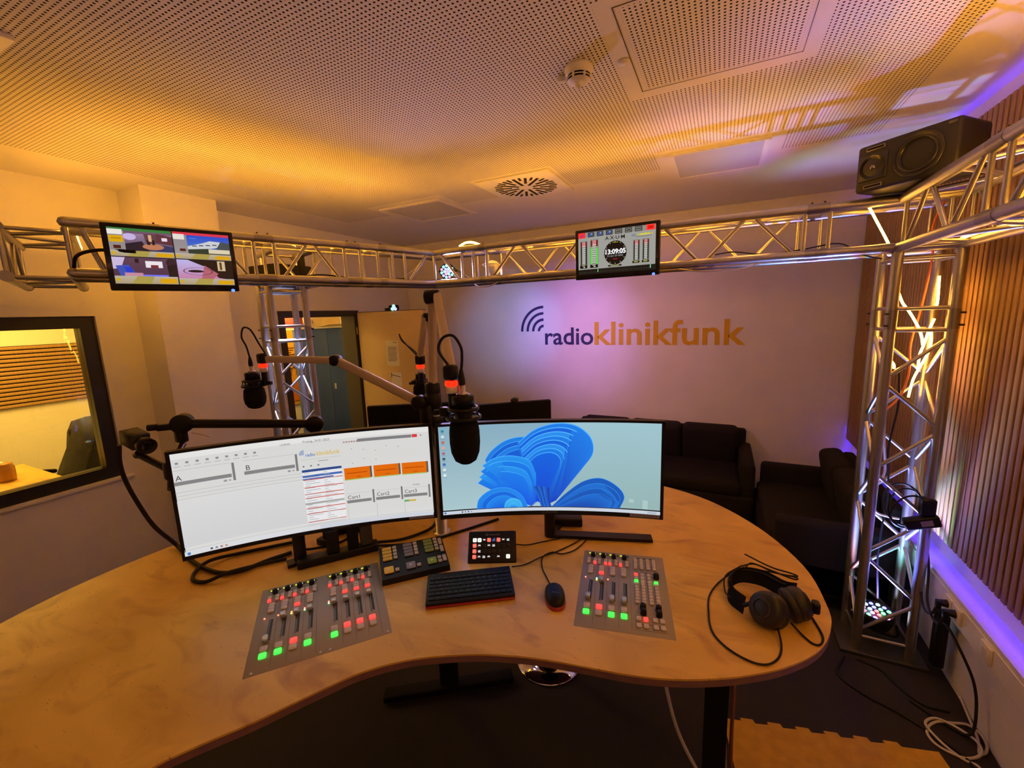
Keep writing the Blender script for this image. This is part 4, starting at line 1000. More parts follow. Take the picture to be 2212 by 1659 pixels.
# ---- small touch-key pad
def key_pad():
    a = Vector((-.892, 1.340)); b = Vector((-.713, 1.423)); ang = math.atan2(b.y-a.y, b.x-a.x); W = .200; H = .130
    t = thing('macro_pad', 'black key pad with glowing red, white and blue picture keys', 'key pad', (a.x, a.y, TZ), 0, rot=(R(46), 0, ang))
    MB().rbox((W/2, H/2, -.006), (W, H, .020), .006, 2).obj('housing', M_black, t, False)
    s = MB(); s.add([(.02, .02, -.016), (W-.02, .02, -.016), (W-.02, H-.01, -.016), (.02, H-.01, -.016), (.02, H-.005, -.09), (W-.02, H-.005, -.09)], [(0, 1, 2, 3), (3, 2, 5, 4)])
    cells = {}
    for i in range(4): cells[(0, i)] = 'red'
    cells.update({(0, 0): 'white', (1, 0): 'white', (3, 0): 'red', (4, 0): 'wave', (5, 0): 'red', (7, 3): 'white'})
    for tx in ((2, 0), (6, 0), (7, 0), (1, 1), (3, 1), (4, 1), (1, 2), (1, 3), (2, 3), (3, 3), (5, 3)): cells[tx] = 'text'
    M_kw, M_kr = emis('padkey_white', (.95, .95, .8), 1.3), emis('padkey_red', (1, .13, .09), 1.15)
    M_kd = mat('padkey_dark', (.014, .013, .013), .25)
    for i in range(8):
        for j in range(4):
            x, y = .027+.0199*i, .092-.0222*j; kd = cells.get((i, j)); m = {'red': M_kr, 'white': M_kw}.get(kd, M_kd)
            k = ubox('key', (x, y, .0045), (.0158, .0158, .004), m, t, False, .14)
            d = Draw(.0145, .0145, lambda a_, b_, q: (a_, b_, .0068+q), layer=.00012)
            if kd == 'text':
                for r in range(2 + (i+j) % 2): d.rect(.1+.1*((i+r) % 2), .28+.22*r, .9-.1*((j+r) % 2), .42+.22*r, 'e8ecec')
            elif kd == 'wave':
                for r in range(4): d.ring(.92, .92, .85-.2*r, .85-.2*r, .14/(1-.2*r), '2c80d8', 90, 180)
            elif kd == 'red': d.rect(.2, .4, .8, .5, 'ffb0a0'); d.rect(.3, .6, .7, .66, 'ffb0a0')
            elif kd == 'white': d.ell(.5, .5, .16, .16, '888878')
            if d.f: o = d.obj('key_picture', t); o.location = (x, y, 0)
    d = Draw(.06, .01, lambda a_, b_, q: (a_, b_, .0045+q)); d.ring(.12, .5, .07, .4, .4, '8a8884'); d.text('STREAM DECK', .24, .8, .0075, '8a8884', .0)
    o = d.obj('maker_mark', t, M_print); o.location = (W/2, .1135, 0)
    MB().strip([(W/2, H*.8, -.016), (W/2, H*.86, -.09)], (.07, 0, 0), .004).obj('stand', M_black, t, False)
key_pad()

# ---- compact keyboard
def keyboard():
    a = Vector((-.879, 1.044)); b = Vector((-.616, 1.217)); ang = math.atan2(b.y-a.y, b.x-a.x)
    W, Dp = .315, .166
    t = thing('keyboard', 'compact black computer keyboard with a red underside edge', 'keyboard', (a.x, a.y, TZ), 0, rot=(R(4), 0, ang))
    MB().rbox((W/2, Dp/2, .006), (W, Dp, .008), .003, 2).obj('red_base', M_red, t, False)
    MB().rbox((W/2, Dp/2+.002, .0145), (W, Dp-.004, .010), .003, 2).obj('deck', M_black, t, False)
    m = mat('keycap', (.009, .0085, .0085), .45, 0, .3)
    rows = [(.020, [(1, 13)]), (.040, [(1, 12), (2, 1)]), (.060, [(1.4, 1), (1, 12), (1.2, 1)]), (.080, [(1.6, 1), (1, 12), (1, 1)]), (.100, [(1.2, 1), (1, 12), (1.3, 1)]), (.122, [(1.2, 1), (1, 3), (5.2, 1), (1, 5)])]
    gl = random.Random(3)
    for y, spec in rows:
        tot = sum(w_*c for w_, c in spec); u = (W-.016)/tot; x = .008; yy = Dp-.016-y
        for w_, c in spec:
            for _ in range(c):
                k = ubox('key', (x+u*w_/2, yy, .021), (u*w_-.0022, .0165 if y > .03 else .012, .004), m, t, False, .12)
                x += u*w_
    # legends printed on the caps
    d = Draw(W, Dp, lambda p, q, k: (p+W/2, q+Dp/2, .02305+k*.02)); d.layer = .0
    chars = ['', '1234567890', 'QWERTZUIOP', 'ASDFGHJKL', 'YXCVBNM', '']
    for (y, spec), s in zip(rows, chars):
        for i, ch in enumerate(s):
            off = (.008+.023*(i+1.6)+.004*rows.index((y, spec)))/W
            d.text(ch, off, (y+.016)/Dp, .0065, 'b0aca4', 0, 'CENTER')
    for i in range(13): d.rect((.016+.0235*i)/W, .195, (.022+.0235*i)/W, .207, '6a6662')
    d.text('perixx', .06, .10, .0055, '6a6662')
    d.obj('key_legends', t, M_print)
keyboard()

# ---- mouse
def mouse():
    t = thing('mouse', 'black computer mouse with a red rim', 'mouse', (-.487, 1.272, TZ), R(118)); t.scale = (1.18, 1.18, 1.1)
    def shell(sc, z0, zt):
        mb = MB(); n, m = 24, 8; vs = []; fs = []
        for j in range(m+1):
            ph = j/m*PI/2
            for i in range(n):
                a = 2*PI*i/n; rx, ry = .052*sc, .031*sc*(1+.06*math.cos(a))
                ca, sa = math.cos(a), math.sin(a)
                x = rx*abs(ca)**.85*(1 if ca >= 0 else -1)*math.cos(ph)**.6; y = ry*abs(sa)**.85*(1 if sa >= 0 else -1)*math.cos(ph)**.6
                vs.append((x, y, z0+zt*math.sin(ph)))
        for j in range(m):
            for i in range(n): fs.append((j*n+i, j*n+(i+1) % n, (j+1)*n+(i+1) % n, (j+1)*n+i))
        return mb.add(vs, fs, True).add([vs[i] for i in range(n)], [tuple(range(n))])
    shell(1.0, .001, .020).obj('red_body', M_red, t, False)
    o = shell(.97, .010, .026).obj('black_shell', M_black, t, False); o.location = (.003, 0, .001)
    MB().cyl((.030, -.004, .028), (.030, .004, .028), .008).obj('scroll_wheel', M_rubber, t, False)
    d = Draw(.03, .008, lambda a, b, k: (a, b, .0375+k)); d.text('perixx', .5, .8, .008, '8a8680', 0, 'CENTER'); o = d.obj('maker_mark', t, M_print); o.rotation_euler = (0, 0, R(-105)); o.location = (-.012, 0, 0)
mouse()
cable('mouse_cable', [(-.520, 1.322, TZ+.012), (-.555, 1.37, TZ+.004), (-.60, 1.43, TZ+.004), (-.625, 1.50, TZ+.004), (-.600, 1.55, TZ+.004), (-.56, 1.55, TZ+.005), (-.52, 1.60, TZ+.004), (-.50, 1.68, TZ+.004), (-.49, 1.76, TZ+.004)], .0026, M_rubber, 'thin black cable running from the mouse back under the right monitor')
cable('keyboard_cable', [(-.705, 1.372, TZ+.015), (-.67, 1.42, TZ+.005), (-.63, 1.485, TZ+.009), (-.58, 1.57, TZ+.004), (-.53, 1.67, TZ+.004), (-.50, 1.75, TZ+.008)], .0026, M_rubber, 'thin black cable running from the keyboard corner')
cable('pad_cable', [(-.76, 1.52, TZ+.02), (-.72, 1.56, TZ+.005), (-.66, 1.62, TZ+.004), (-.58, 1.69, TZ+.004), (-.50, 1.76, TZ+.004)], .0026, M_rubber, 'thin black cable running from the key pad to the right monitor foot')

# ---- curved monitors
def curved_monitor(label, pl, pr, zt, zb, draw, neck_xy, foot, logo_u, sticker):
    pl, pr = Vector(pl), Vector(pr); W = (pr-pl).length; H = zt-zb; c = (pl+pr)/2; ang = math.atan2((pr-pl).y, (pr-pl).x)
    t = thing('curved_monitor', label, 'monitor', (c.x, c.y, (zt+zb)/2), ang, 'curved desk monitors')
    sag = .048; Rr = (W*W/4+sag*sag)/(2*sag)
    def fm(x, z, d):         # arc bowed away from the viewer in the middle
        y = math.sqrt(max(0, Rr*Rr-x*x))-(Rr-sag)
        n = Vector((-x/Rr, -y/Rr if False else -(y+Rr-sag)/Rr, 0))
        return (x+n.x*d, y+n.y*d, z)
    n = 28; mb = MB(); vs = []; fs = []
    for i in range(n+1):
        x = -W/2+W*i/n
        for d, z in ((0, -H/2), (0, H/2), (-.028, H/2), (-.028, -H/2)): vs.append(fm(x, z, d))
    for i in range(n):
        for k in range(4): fs.append((4*i+k, 4*i+(k+1) % 4, 4*i+4+(k+1) % 4, 4*i+4+k))
    fs += [(0, 1, 2, 3), (4*n+3, 4*n+2, 4*n+1, 4*n)]
    mb.add(vs, fs).obj('housing', M_black, t, False)
    d = Draw(W*.972, H*.915, lambda x, z, k: fm(x, z+H*.018, .0006+k), 28, .00012); draw(d); d.obj('picture', t)
    e = Draw(.09, .012, lambda x, z, k: fm(x+logo_u*W, z-H*.468, .0006+k)); e.text('LC-POWER', .5, .9, .012, '6a6664', 0, 'CENTER', 1.2); e.obj('maker_mark', t, M_print)
    s0, s1 = sticker
    e = Draw(W*(s1-s0), .016, lambda x, z, k: fm(x+W*((s0+s1)/2-.5), z-H*.470, .0006+k), 10); e.rect(0, 0, 1, 1, '8c7c7c'); 
    for k in range(9): e.rect(.06+.1*k, .35, .13+.1*k, .62, '5c5050')
    e.obj('sticker', t, M_print)
    # stand in world coordinates
    m0 = Matrix.Translation((c.x, c.y, 0)) @ Matrix.Rotation(ang, 4, 'Z'); neck = Vector((*neck_xy, 0)) if neck_xy else m0 @ Vector((0, sag+.07, 0))
    MB().rbox((0, sag+.035, -.02), (.22, .03, .16), .01).obj('rear_mount', M_black, t, False)
    MB().rbox((0, sag+.055, -.02), (.06, .05, .06), .005).obj('mount_joint', M_black, t, False)
    MB().cyl((neck.x, neck.y, TZ+.004), (neck.x, neck.y, zt-.12), .024).obj('stand_column', M_black, t)
    for q in foot:
        q = Vector((*q, 0)); dv = (q-Vector((neck.x, neck.y, 0))); pw = Vector((-dv.y, dv.x, 0)).normalized()*.024
        MB().strip([(neck.x, neck.y, TZ+.011), (q.x, q.y, TZ+.0085)], pw, .014).obj('foot', M_black, t)
    return t
def draw_playout(d):
    d.rect(0, 0, 1, 1, 'd6d6d4'); d.rect(0, 0, 1, .055, 'e2e2e0')
    for k in range(9): d.rect(.012+.033*k, .085, .022+.033*k, .105, '8a8a8c'); d.rect(.006+.033*k, .125, .028+.033*k, .131, 'a8a8aa')
    d.text('13:09:05', .375, .062, .011, '55575a', 0); d.text('Freitag, 24.01.2025', .465, .058, .013, '55575a', 0)
    # decks A and B
    for u, wd, nm in ((.0, .19, 'A'), (.235, .19, 'B')):
        d.rect(u, .16, u+wd, .165, 'bcbcbc'); d.text(nm, u+.006, .262, .028, '3a3a3c'); d.rect(u, .272, u+wd, .308, '838383'); d.rect(u+wd+.004, .165, u+wd+.013, .345, '7a7a7a')
        d.rect(u+wd-.03, .325, u+wd-.018, .345, '9a9a9a'); d.rect(u+wd-.012, .328, u+wd-.004, .342, '9a9a9a')
    for k in range(3): d.rect(0, .375+.035*k, .45, .379+.035*k, 'b4b4b4')
    d.rect(0, .46, .45, .93, 'd8d8d8', 'cfcfd1')
    # station logo
    for k in range(4): d.ring(.466, .185, .020-.0046*k, .052-.012*k, .12/(1-.23*k), '4a78b8', 90, 180, 10)
    d.text('radio', .470, .205, .019, '3c70b4', .01, 'LEFT', .92); d.text('klinikfunk', .514, .205, .025, 'd8b448', .01, 'LEFT', .92)
    d.rect(.45, .235, .61, .238, 'b0b0b0'); d.rect(.52, .262, .56, .268, '8a8a8a')
    for k in range(3): d.rect(.455+.03*k, .30, .462+.03*k, .315, '6c7078')
    # running order
    d.rect(.45, .345, .612, .95, 'e6e6e8'); d.rect(.45, .345, .612, .372, '2a4888'); d.rect(.45, .405, .612, .428, '4068b4'); d.rect(.45, .44, .575, .455, '4068b4')
    for k, v in enumerate((.452, .535, .608, .652, .765, .825, .918)):
        d.rect(.452, v, .612, v+.009, 'cc5a48')
    for k in range(24): d.rect(.458, .38+.023*k, .478+.02*((k*7) % 3), .385+.023*k, '9a9aa4'); d.rect(.535, .385+.023*k, .55+.012*((k*5) % 4), .39+.023*k, 'a4a4aa')
    d.rect(.45, .70, .612, .722, 'a8aaa8'); d.rect(.45, .93, .612, .985, 'cfcfcf')
    # jingle cards
    for k in range(3):
        u0 = (.622, .748, .872)[k]; u1 = u0+.118
        d.rect(u0, .375, u1, .50, 'e06a0a'); d.rect(u0+.01, .43, u1-.02, .438, 'a84008'); d.rect(u0+.05, .478, u0+.07, .484, 'a84008'); d.rect(u1-.008, .375, u1, .50, '5c5450'); d.rect(u0, .50, u1-.006, .509, '9ab830')
        d.text('Cart%d' % (k+1), u0+.004, .722, .022, '3a3a3c'); d.rect(u0, .735, u1-.012, .768, '808080'); d.rect(u1-.006, .64, u1+.002, .79, '787878'); d.rect(u0, .66, u1-.012, .664, 'c0c0c0'); d.rect(u0, .80, u0+.002, .985, 'bcbcbc')
    d.rect(.872, .80, .893, .82, '4ca860'); d.rect(.893, .80, .925, .82, 'd0b040'); d.text('HODK', .915, .64, .010, '66666a')
    for k in range(8): d.rect(.66+.05*(k % 5), .16+.12*(k//5)+.02*(k % 3), .665+.05*(k % 5), .168+.12*(k//5)+.02*(k % 3), '9c9c9e')
    d.rect(.69, .062, .925, .095, '7e7e80'); d.rect(.927, .06, .95, .094, 'd83840'); d.rect(.962, .07, .97, .082, '8c8c8e')
    for k in range(6): d.rect(.63+.011*k, .078, .637+.011*k, .092, ('8c8c8e', 'b06058')[k % 2])
    d.rect(.45, .985, 1, .988, 'b8b8b8'); d.rect(0, .94, 1, .945, 'c2c2c2'); d.rect(.5, .955, 1, 1, 'ccd0da'); d.rect(0, .955, .5, 1, 'd8dade')
    for k in range(4): d.rect(.085+.017*k, .967, .093+.017*k, .985, ('404448', '7c8490', 'a87860', 'b89078')[k])
    d.ell(.014, .978, .006, .014, '4a80c0')
def draw_desktop(d):
    n = 14
    d.rect(0, 0, 1, .962, '86acc0', 'a8c6cc')
    d.rect(.55, 0, 1, .962, '9fc4cf', '93b4b4')
    # generic blue folded-ribbon flower, drawn as overlapping ribbons
    def spl(pts, m=8): return [(p.x, p.y) for p in smooth_path([(a, b, 0) for a, b in pts], m)]
    def petal(outer, inner, c_out, c_in, edge=None):
        A, B = spl(outer), spl(inner); m = min(len(A), len(B)); A, B = A[:m], B[:m]
        d.band(A, B, c_out, c_in)
        if edge:
            E = [(a[0]*.985+b[0]*.015, a[1]*.985+b[1]*.015) for a, b in zip(A, B)]; d.band(A, [(a[0]*.986+b[0]*.014, a[1]*.986+b[1]*.014) for a, b in zip(A, B)], edge, edge)
    hub = (.50, .962)
    def fold(rim, hubs, c_rim, c_hub, edge='58b8f8'):
        petal(rim, hubs, c_rim, c_hub, edge)
    def lerp(P, Q, k): return [(p[0]+(q[0]-p[0])*k, p[1]+(q[1]-p[1])*k) for p, q in zip(P, Q)]
    def nest(o0, o1, h0, h1, n_, ca, cb, edge='52b4f8'):
        for i in range(n_):
            k = i/(n_-1); fold(lerp(o0, o1, k), lerp(h0, h1, k), ca[i % len(ca)], cb[i % len(cb)], edge)
    T = .961
    # left curl
    nest([(.205, .40), (.235, .30), (.30, .19), (.38, .15), (.44, .20)], [(.26, .42), (.29, .36), (.33, .31), (.38, .29), (.42, .33)], [(.24, .62), (.28, .60), (.33, .58), (.38, .60), (.42, .62)], [(.30, .60), (.33, .58), (.36, .58), (.39, .60), (.42, .64)], 4, ['1c80e4', '0c62d8'], ['0a48d0', '0a3cc0'])
    # great right lobe of nested folds
    nest([(.36, .22), (.44, .07), (.54, .004), (.63, .03), (.695, .16), (.705, .34), (.655, .52)], [(.40, .46), (.45, .36), (.51, .33), (.55, .38), (.555, .48), (.53, .60), (.50, .70)],
         [(.40, .78), (.42, .78), (.45, .78), (.47, .80), (.49, .83), (.51, .86), (.53, .90)], [(.42, .86), (.43, .88), (.44, .90), (.45, .91), (.46, .92), (.47, .94), (.48, T)], 8, ['1a7eea', '0c64e0', '2890f0'], ['0838c0', '0a44d4', '062ca4'])
    # folds on the left, front
    nest([(.19, .46), (.25, .38), (.33, .36), (.41, .42), (.44, .58)], [(.165, .66), (.22, .56), (.30, .54), (.38, .60), (.41, .74)], [(.36, .82), (.38, .83), (.40, .85), (.42, .88), (.44, .92)], [(.34, .90), (.36, .91), (.38, .92), (.40, .94), (.42, T)], 4, ['2294ee', '127cea'], ['0a4cdc', '0c58e4'])
    # gathered stem
    nest([(.42, .72), (.44, .80), (.45, .86), (.455, .92), (.46, T)], [(.47, .72), (.475, .80), (.48, .86), (.485, .92), (.49, T)], [(.44, .72), (.455, .80), (.465, .86), (.47, .92), (.475, T)], [(.50, .74), (.50, .80), (.50, .86), (.505, .92), (.51, T)], 5, ['1c70d8', '0c50b8'], ['0830a8', '06268c'], '4aa0ee')
    # lower right lobe
    nest([(.51, T), (.58, .80), (.66, .66), (.74, .62), (.81, .70), (.845, .82), (.825, T)], [(.54, T), (.61, .88), (.67, .82), (.73, .80), (.775, .84), (.79, .90), (.78, T)], [(.53, T), (.57, T), (.61, T), (.65, T), (.69, T), (.73, T), (.77, T)], [(.56, T), (.59, T), (.62, T), (.65, T), (.68, T), (.71, T), (.74, T)], 4, ['0e5cc0', '1870d4'], ['0a3c9c', '0c48b0'], '3c98e8')
    # lower left curls
    nest([(.155, T), (.17, .84), (.23, .74), (.31, .73), (.37, .82), (.40, T)], [(.20, T), (.21, .90), (.25, .83), (.30, .82), (.34, .88), (.36, T)], [(.19, T), (.22, T), (.26, T), (.29, T), (.32, T), (.36, T)], [(.24, T), (.26, T), (.28, T), (.30, T), (.31, T), (.33, T)], 3, ['1c88ea', '0c6ce2'], ['0a62e4', '0a50d4'])
    nest([(.285, T), (.295, .89), (.325, .85), (.36, .88), (.375, T)], [(.30, T), (.31, .92), (.33, .90), (.35, .92), (.36, T)], [(.30, T), (.31, T), (.33, T), (.345, T), (.355, T)], [(.31, T), (.32, T), (.33, T), (.34, T), (.35, T)], 2, ['44bcf4'], ['1488e8'])
    # icons, notes and task bar
    for k, c in enumerate(('2c8c9c', 'd0dce0', 'c86858', 'e8a090', 'a86878', '405868', '3c70b8', 'd8e0e4', 'e0e8ec')):
        d.ell(.018, .045+.062*k, .0075, .016, c, 14); d.rect(.008, .067+.062*k, .028, .071+.062*k, '6e8ea4')
    for u, v, m in ((.865, .845, 4), (.925, .85, 10)):
        for k in range(m): d.rect(u, v+.010*k, u+.022+.008*((k*3) % 3), v+.004+.010*k, 'c8dcdc')
    d.rect(0, .962, 1, 1, 'ccd4e0', 'c8d0dc')
    for k in range(4): d.rect(.085+.014*k, .972, .092+.014*k, .988, ('383c44', '7a8290', '5c6470', 'a0a8b0')[k])
    d.ell(.01, .98, .005, .012, '3c74b8'); d.rect(.945, .975, .985, .985, '9aa4ae')
ML = ((-1.763, .757), (-1.079, 1.406)); MR = ((-1.051, 1.391), (-.183, 1.742))
curved_monitor('wide curved monitor on the left showing a white radio playout program', *ML, CZ-.443, CZ-.865, draw_playout, (-1.548, 1.075), ((-1.575, 1.03), (-1.36, 1.27)), .08, (.875, .985))
curved_monitor('wide curved monitor on the right showing a blue flower desktop picture', *MR, CZ-.441, CZ-.862, draw_desktop, None, ((-.235, 1.81), (-.66, 1.80)), 0, (.86, .985))

# ================================================================== MICROPHONES
PX, PY = -1.14, 1.513
t = thing('microphone_pole', 'round steel pole standing on the table between the two monitors', 'pole', (PX, PY, TZ))
MB().lathe([(0, 0), (.040, 0), (.040, .006), (.034, .009), (.0275, .009), (.0275, .60), (0, .60)], (PX, PY, TZ)).obj('pole', M_steel, t)
for z, h in ((.52, .045), (.585, .085)): MB().lathe([(.0285, 0), (.036, .004), (.036, h-.004), (.0285, h)], (PX, PY, TZ+z)).obj('clamp_collar', M_black, t)
MB().lathe([(.030, 0), (.034, .01), (.034, .05), (.02, .06), (0, .06)], (PX, PY, TZ+.66)).obj('pole_cap', M_black, t)

def arm_seg(t, a, b, w_, h, name='arm_tube', m=M_arm):
    a, b = Vector(a), Vector(b); d = (b-a).normalized(); s = d.cross(Vector((0, 0, 1))); s = s.normalized() if s.length > .05 else Vector((1, 0, 0)); u = s.cross(d).normalized()
    mb = MB(); n = 16; vs = []
    for p in (a, b):
        for i in range(n):
            c, q = math.cos(2*PI*i/n), math.sin(2*PI*i/n)
            vs.append(p+s*w_/2*abs(c)**.6*(1 if c > 0 else -1)+u*h/2*abs(q)**.6*(1 if q > 0 else -1))
    mb.add(vs, [(i, (i+1) % n, n+(i+1) % n, n+i) for i in range(n)], True); mb.add(vs[:n], [tuple(range(n))]); mb.add(vs[n:], [tuple(range(n))])
    return mb.obj(name, m, t)
def joint(t, p, axis, r, L, m=M_black):
    p = Vector(p); ax = Vector(axis).normalized()
    return MB().lathe([(0, -L/2), (r*.85, -L/2), (r, -L/2+.004), (r, L/2-.004), (r*.85, L/2), (0, L/2)], p, ax, 24).obj('joint', m, t)
def onair_head(t, p):
    """arm end piece hanging straight down: black knuckle, red glowing ring, silver stub, black stub. returns lower end"""
    p = Vector(p)
    MB().rbox(p+Vector((0, 0, .004)), (.040, .036, .046), .010, 3).obj('end_knuckle', M_black, t)
    MB().lathe([(.0155, 0), (.0190, .003), (.0190, .013), (.0155, .016)], p+Vector((0, 0, -.036))).obj('onair_ring', M_red_led, t)
    MB().lathe([(0, 0), (.0150, .002), (.0160, .006), (.0160, .022), (0, .022)], p+Vector((0, 0, -.058))).obj('silver_stub', M_white, t)
    MB().cyl(p+Vector((0, 0, -.058)), p+Vector((0, 0, -.105)), .012).obj('mount_stub', M_black, t)
    return p+Vector((0, 0, -.095))
def mic(label, top, side, foam_r, foam_l, loopside, loop_to, scale=1.0):
    """large studio microphone hanging in a shock mount; top = centre of the body cap"""
    top = Vector(top); s = scale
    t = thing('studio_microphone', label, 'microphone', top, 0, 'studio microphones')
    MB().lathe([(0, 0), (.030*s, 0), (.033*s, -.003), (.033*s, -.034*s), (0, -.034*s)], top).obj('body', M_black, t)
    MB().lathe([(0, 0), (foam_r*.82, 0), (foam_r*.93, -.006), (foam_r, -.03), (foam_r*1.01, -foam_l*.5), (foam_r*.94, -foam_l*.72), (foam_r*.72, -foam_l*.91), (foam_r*.4, -foam_l*.985), (0, -foam_l)], top+Vector((0, 0, -.078*s)), n=32).obj('foam_windscreen', M_foam, t)
    MB().lathe([(.026*s, 0), (.026*s, -.05*s)], top+Vector((0, 0, -.034*s))).obj('lower_body', M_black, t)
    # shock mount: two hoops, elastic cords and the arm clamp
    for z, rr in ((-.040*s, .042*s), (-.066*s, .048*s)):
        MB().tube([top+Vector((rr*math.cos(a), rr*math.sin(a), z)) for a in [2*PI*i/28 for i in range(28)]], .0055*s, 8, True).obj('shock_mount_ring', M_black, t)
    for k in range(8):
        a = 2*PI*k/8; b = a+.3
        MB().cyl(top+Vector((.042*s*math.cos(a), .042*s*math.sin(a), -.040*s)), top+Vector((.048*s*math.cos(b), .048*s*math.sin(b), -.066*s)), .002*s, n=6).obj('elastic_cord', M_rubber, t)
    sd = Vector(side).normalized()
    MB().rbox(top+sd*.058*s+Vector((0, 0, -.052*s)), (.030*s, .024*s, .028*s), .004).obj('mount_clamp', M_black, t)
    MB().cyl(top+sd*.06*s+Vector((0, 0, -.052*s)), top+sd*.092*s+Vector((0, 0, -.055*s)), .009*s).obj('clamp_screw', M_black, t)
    # connector and cable arching back to the arm
    MB().lathe([(0, 0), (.016*s, 0), (.016*s, .006), (.0095*s, .008), (.0095*s, .030*s), (0, .030*s)], top).obj('connector', M_steel, t)
    MB().lathe([(.0100*s, 0), (.0100*s, .016*s), (.006*s, .040*s), (.0042*s, .046*s)], top+Vector((0, 0, .030*s))).obj('connector_boot', M_black, t)
    lp = [top+Vector((0, 0, .070*s))]+[Vector(q) for q in loopside]+[Vector(loop_to)]
    cable('microphone_cable', lp, .0042*s, M_rubber, parent=t, n=8)
    return t
def W3(x, y, z): return Vector((x, y, CZ+z))

# arm A: reaches left, microphone of the guest on the left
a0, a1, a2 = W3(-1.165, 1.445, -.362), W3(-1.559, 1.368, -.177), W3(-1.799, 1.197, -.157)
t = thing('microphone_boom', 'jointed champagne microphone arm reaching left across the doorway', 'microphone arm', a0, 0, 'microphone arms')
arm_seg(t, a0, a1, .030, .038); arm_seg(t, a1, a2, .026, .032)
ax = (a1-a0).cross(Vector((0, 0, 1))); joint(t, a0, ax, .030, .046); joint(t, a1, ax, .025, .044)
MB().rbox((PX-.012, PY-.035, CZ-.45), (.05, .05, .14), .008).obj('pole_clamp', M_black, t)
e = onair_head(t, a2+Vector((-.008, -.006, 0)))
mt = Vector((e.x, e.y, 0))+Vector((-.052, -.022, CZ-.213))
mic('black studio microphone with foam hanging left of the left truss column', mt, (e.x-mt.x, e.y-mt.y, 0), .044, .092, [mt+Vector((-.008, -.004, .115)), mt+Vector((-.022, -.010, .155)), mt+Vector((-.012, -.004, .195)), mt+Vector((.018, .008, .185)), mt+Vector((.045, .020, .125))], a2+Vector((.004, .004, .022)), .92)

# arm C: up from the pole, then forward to the host microphone
c0, c1, c2 = W3(-1.135, 1.505, -.345), W3(-1.105, 1.505, .085), W3(-.702, 1.022, -.165)
t = thing('microphone_boom', 'tall champagne microphone arm bending down towards the camera', 'microphone arm', c0, 0, 'microphone arms')
arm_seg(t, c0, c1, .028, .034); arm_seg(t, c1+Vector((.022, .004, 0)), c2+Vector((-.004, .008, 0)), .034, .044)
joint(t, c1, (1, .35, 0), .030, .062)
MB().rbox((PX, PY, CZ-.36), (.046, .046, .10), .010).obj('pole_clamp', M_black, t)
e = onair_head(t, c2)
mt = Vector((e.x+.034, e.y+.004, CZ-.226))
mic('large black studio microphone with foam hanging before the right monitor', mt, (-1, -.2, 0), .0445, .130, [mt+Vector((.004, .001, .105)), mt+Vector((.002, .001, .140)), mt+Vector((-.020, -.004, .172)), mt+Vector((-.052, -.010, .165)), mt+Vector((-.066, -.012, .130))], c2+Vector((-.008, 0, .026)), 1.0)

# arm B: behind the pole, microphone of the guest opposite
b0, b1, b2 = W3(-1.160, 1.56, -.345), W3(-1.180, 1.575, .0), W3(-1.240, 1.565, -.195)
t = thing('microphone_boom', 'folded champagne microphone arm just left of the pole', 'microphone arm', b0, 0, 'microphone arms')
arm_seg(t, b0, b1, .024, .028); arm_seg(t, b1+Vector((-.006, -.026, 0)), b2+Vector((0, -.004, 0)), .024, .026)
joint(t, b1, (.3, 1, 0), .020, .060)
MB().rbox((PX-.03, PY+.02, CZ-.40), (.05, .05, .06), .008).obj('pole_clamp', M_black, t)
e = onair_head(t, b2)
mt = Vector((e.x-.040, e.y+.045, CZ-.262))
mic('black studio microphone with foam hanging behind the arm left of the pole', mt, (-.2, -1, 0), .039, .10, [mt+Vector((.0, -.02, .10)), mt+Vector((-.05, -.05, .155)), mt+Vector((-.062, -.055, .19)), mt+Vector((-.045, -.055, .16))], b2+Vector((-.014, 0, .02)), .72)

# ---- low black boom arm with camera clamp behind the left monitor
l0, l1 = W3(-1.911, .907, -.386), W3(-1.573, 1.234, -.440)
t = thing('boom_arm', 'black horizontal boom arm above the left monitor', 'boom arm', l1, 0)
MB().cyl(l0, l1, .0185, n=24).obj('boom_tube', M_black, t)
axh = (l1-l0).cross(Vector((0, 0, 1)))
joint(t, l0+Vector((-.006, -.006, .002)), axh, .038, .05); joint(t, l1, axh, .036, .05)
MB().cyl(l1+Vector((0, 0, -.02)), (l1.x, l1.y, TZ), .019).obj('riser', M_black, t)
MB().rbox((l1.x, l1.y, TZ+.015), (.07, .07, .03), .006).obj('clamp_base', M_black, t)
dn = (l0-l1).normalized()
MB().rbox(l0+dn*.05+Vector((0, 0, -.012)), (.09, .03, .026), .006, 2, Matrix.Rotation(math.atan2(dn.y, dn.x), 3, 'Z')).obj('clip_arm', M_black, t)
MB().cyl(l0+dn*.09+Vector((0, 0, -.014)), l0+dn*.125+Vector((0, 0, -.018)), .013).obj('clip_knob', M_black, t)
MB().rbox(l0+dn*.02+Vector((0, 0, -.052)), (.045, .035, .05), .008).obj('clamp_block', M_black, t)
cable('lever', [l0+Vector((.012, .012, -.04)), l0+Vector((.035, .035, -.052)), l0+Vector((.055, .055, -.065))], .0025, M_steel, parent=t)
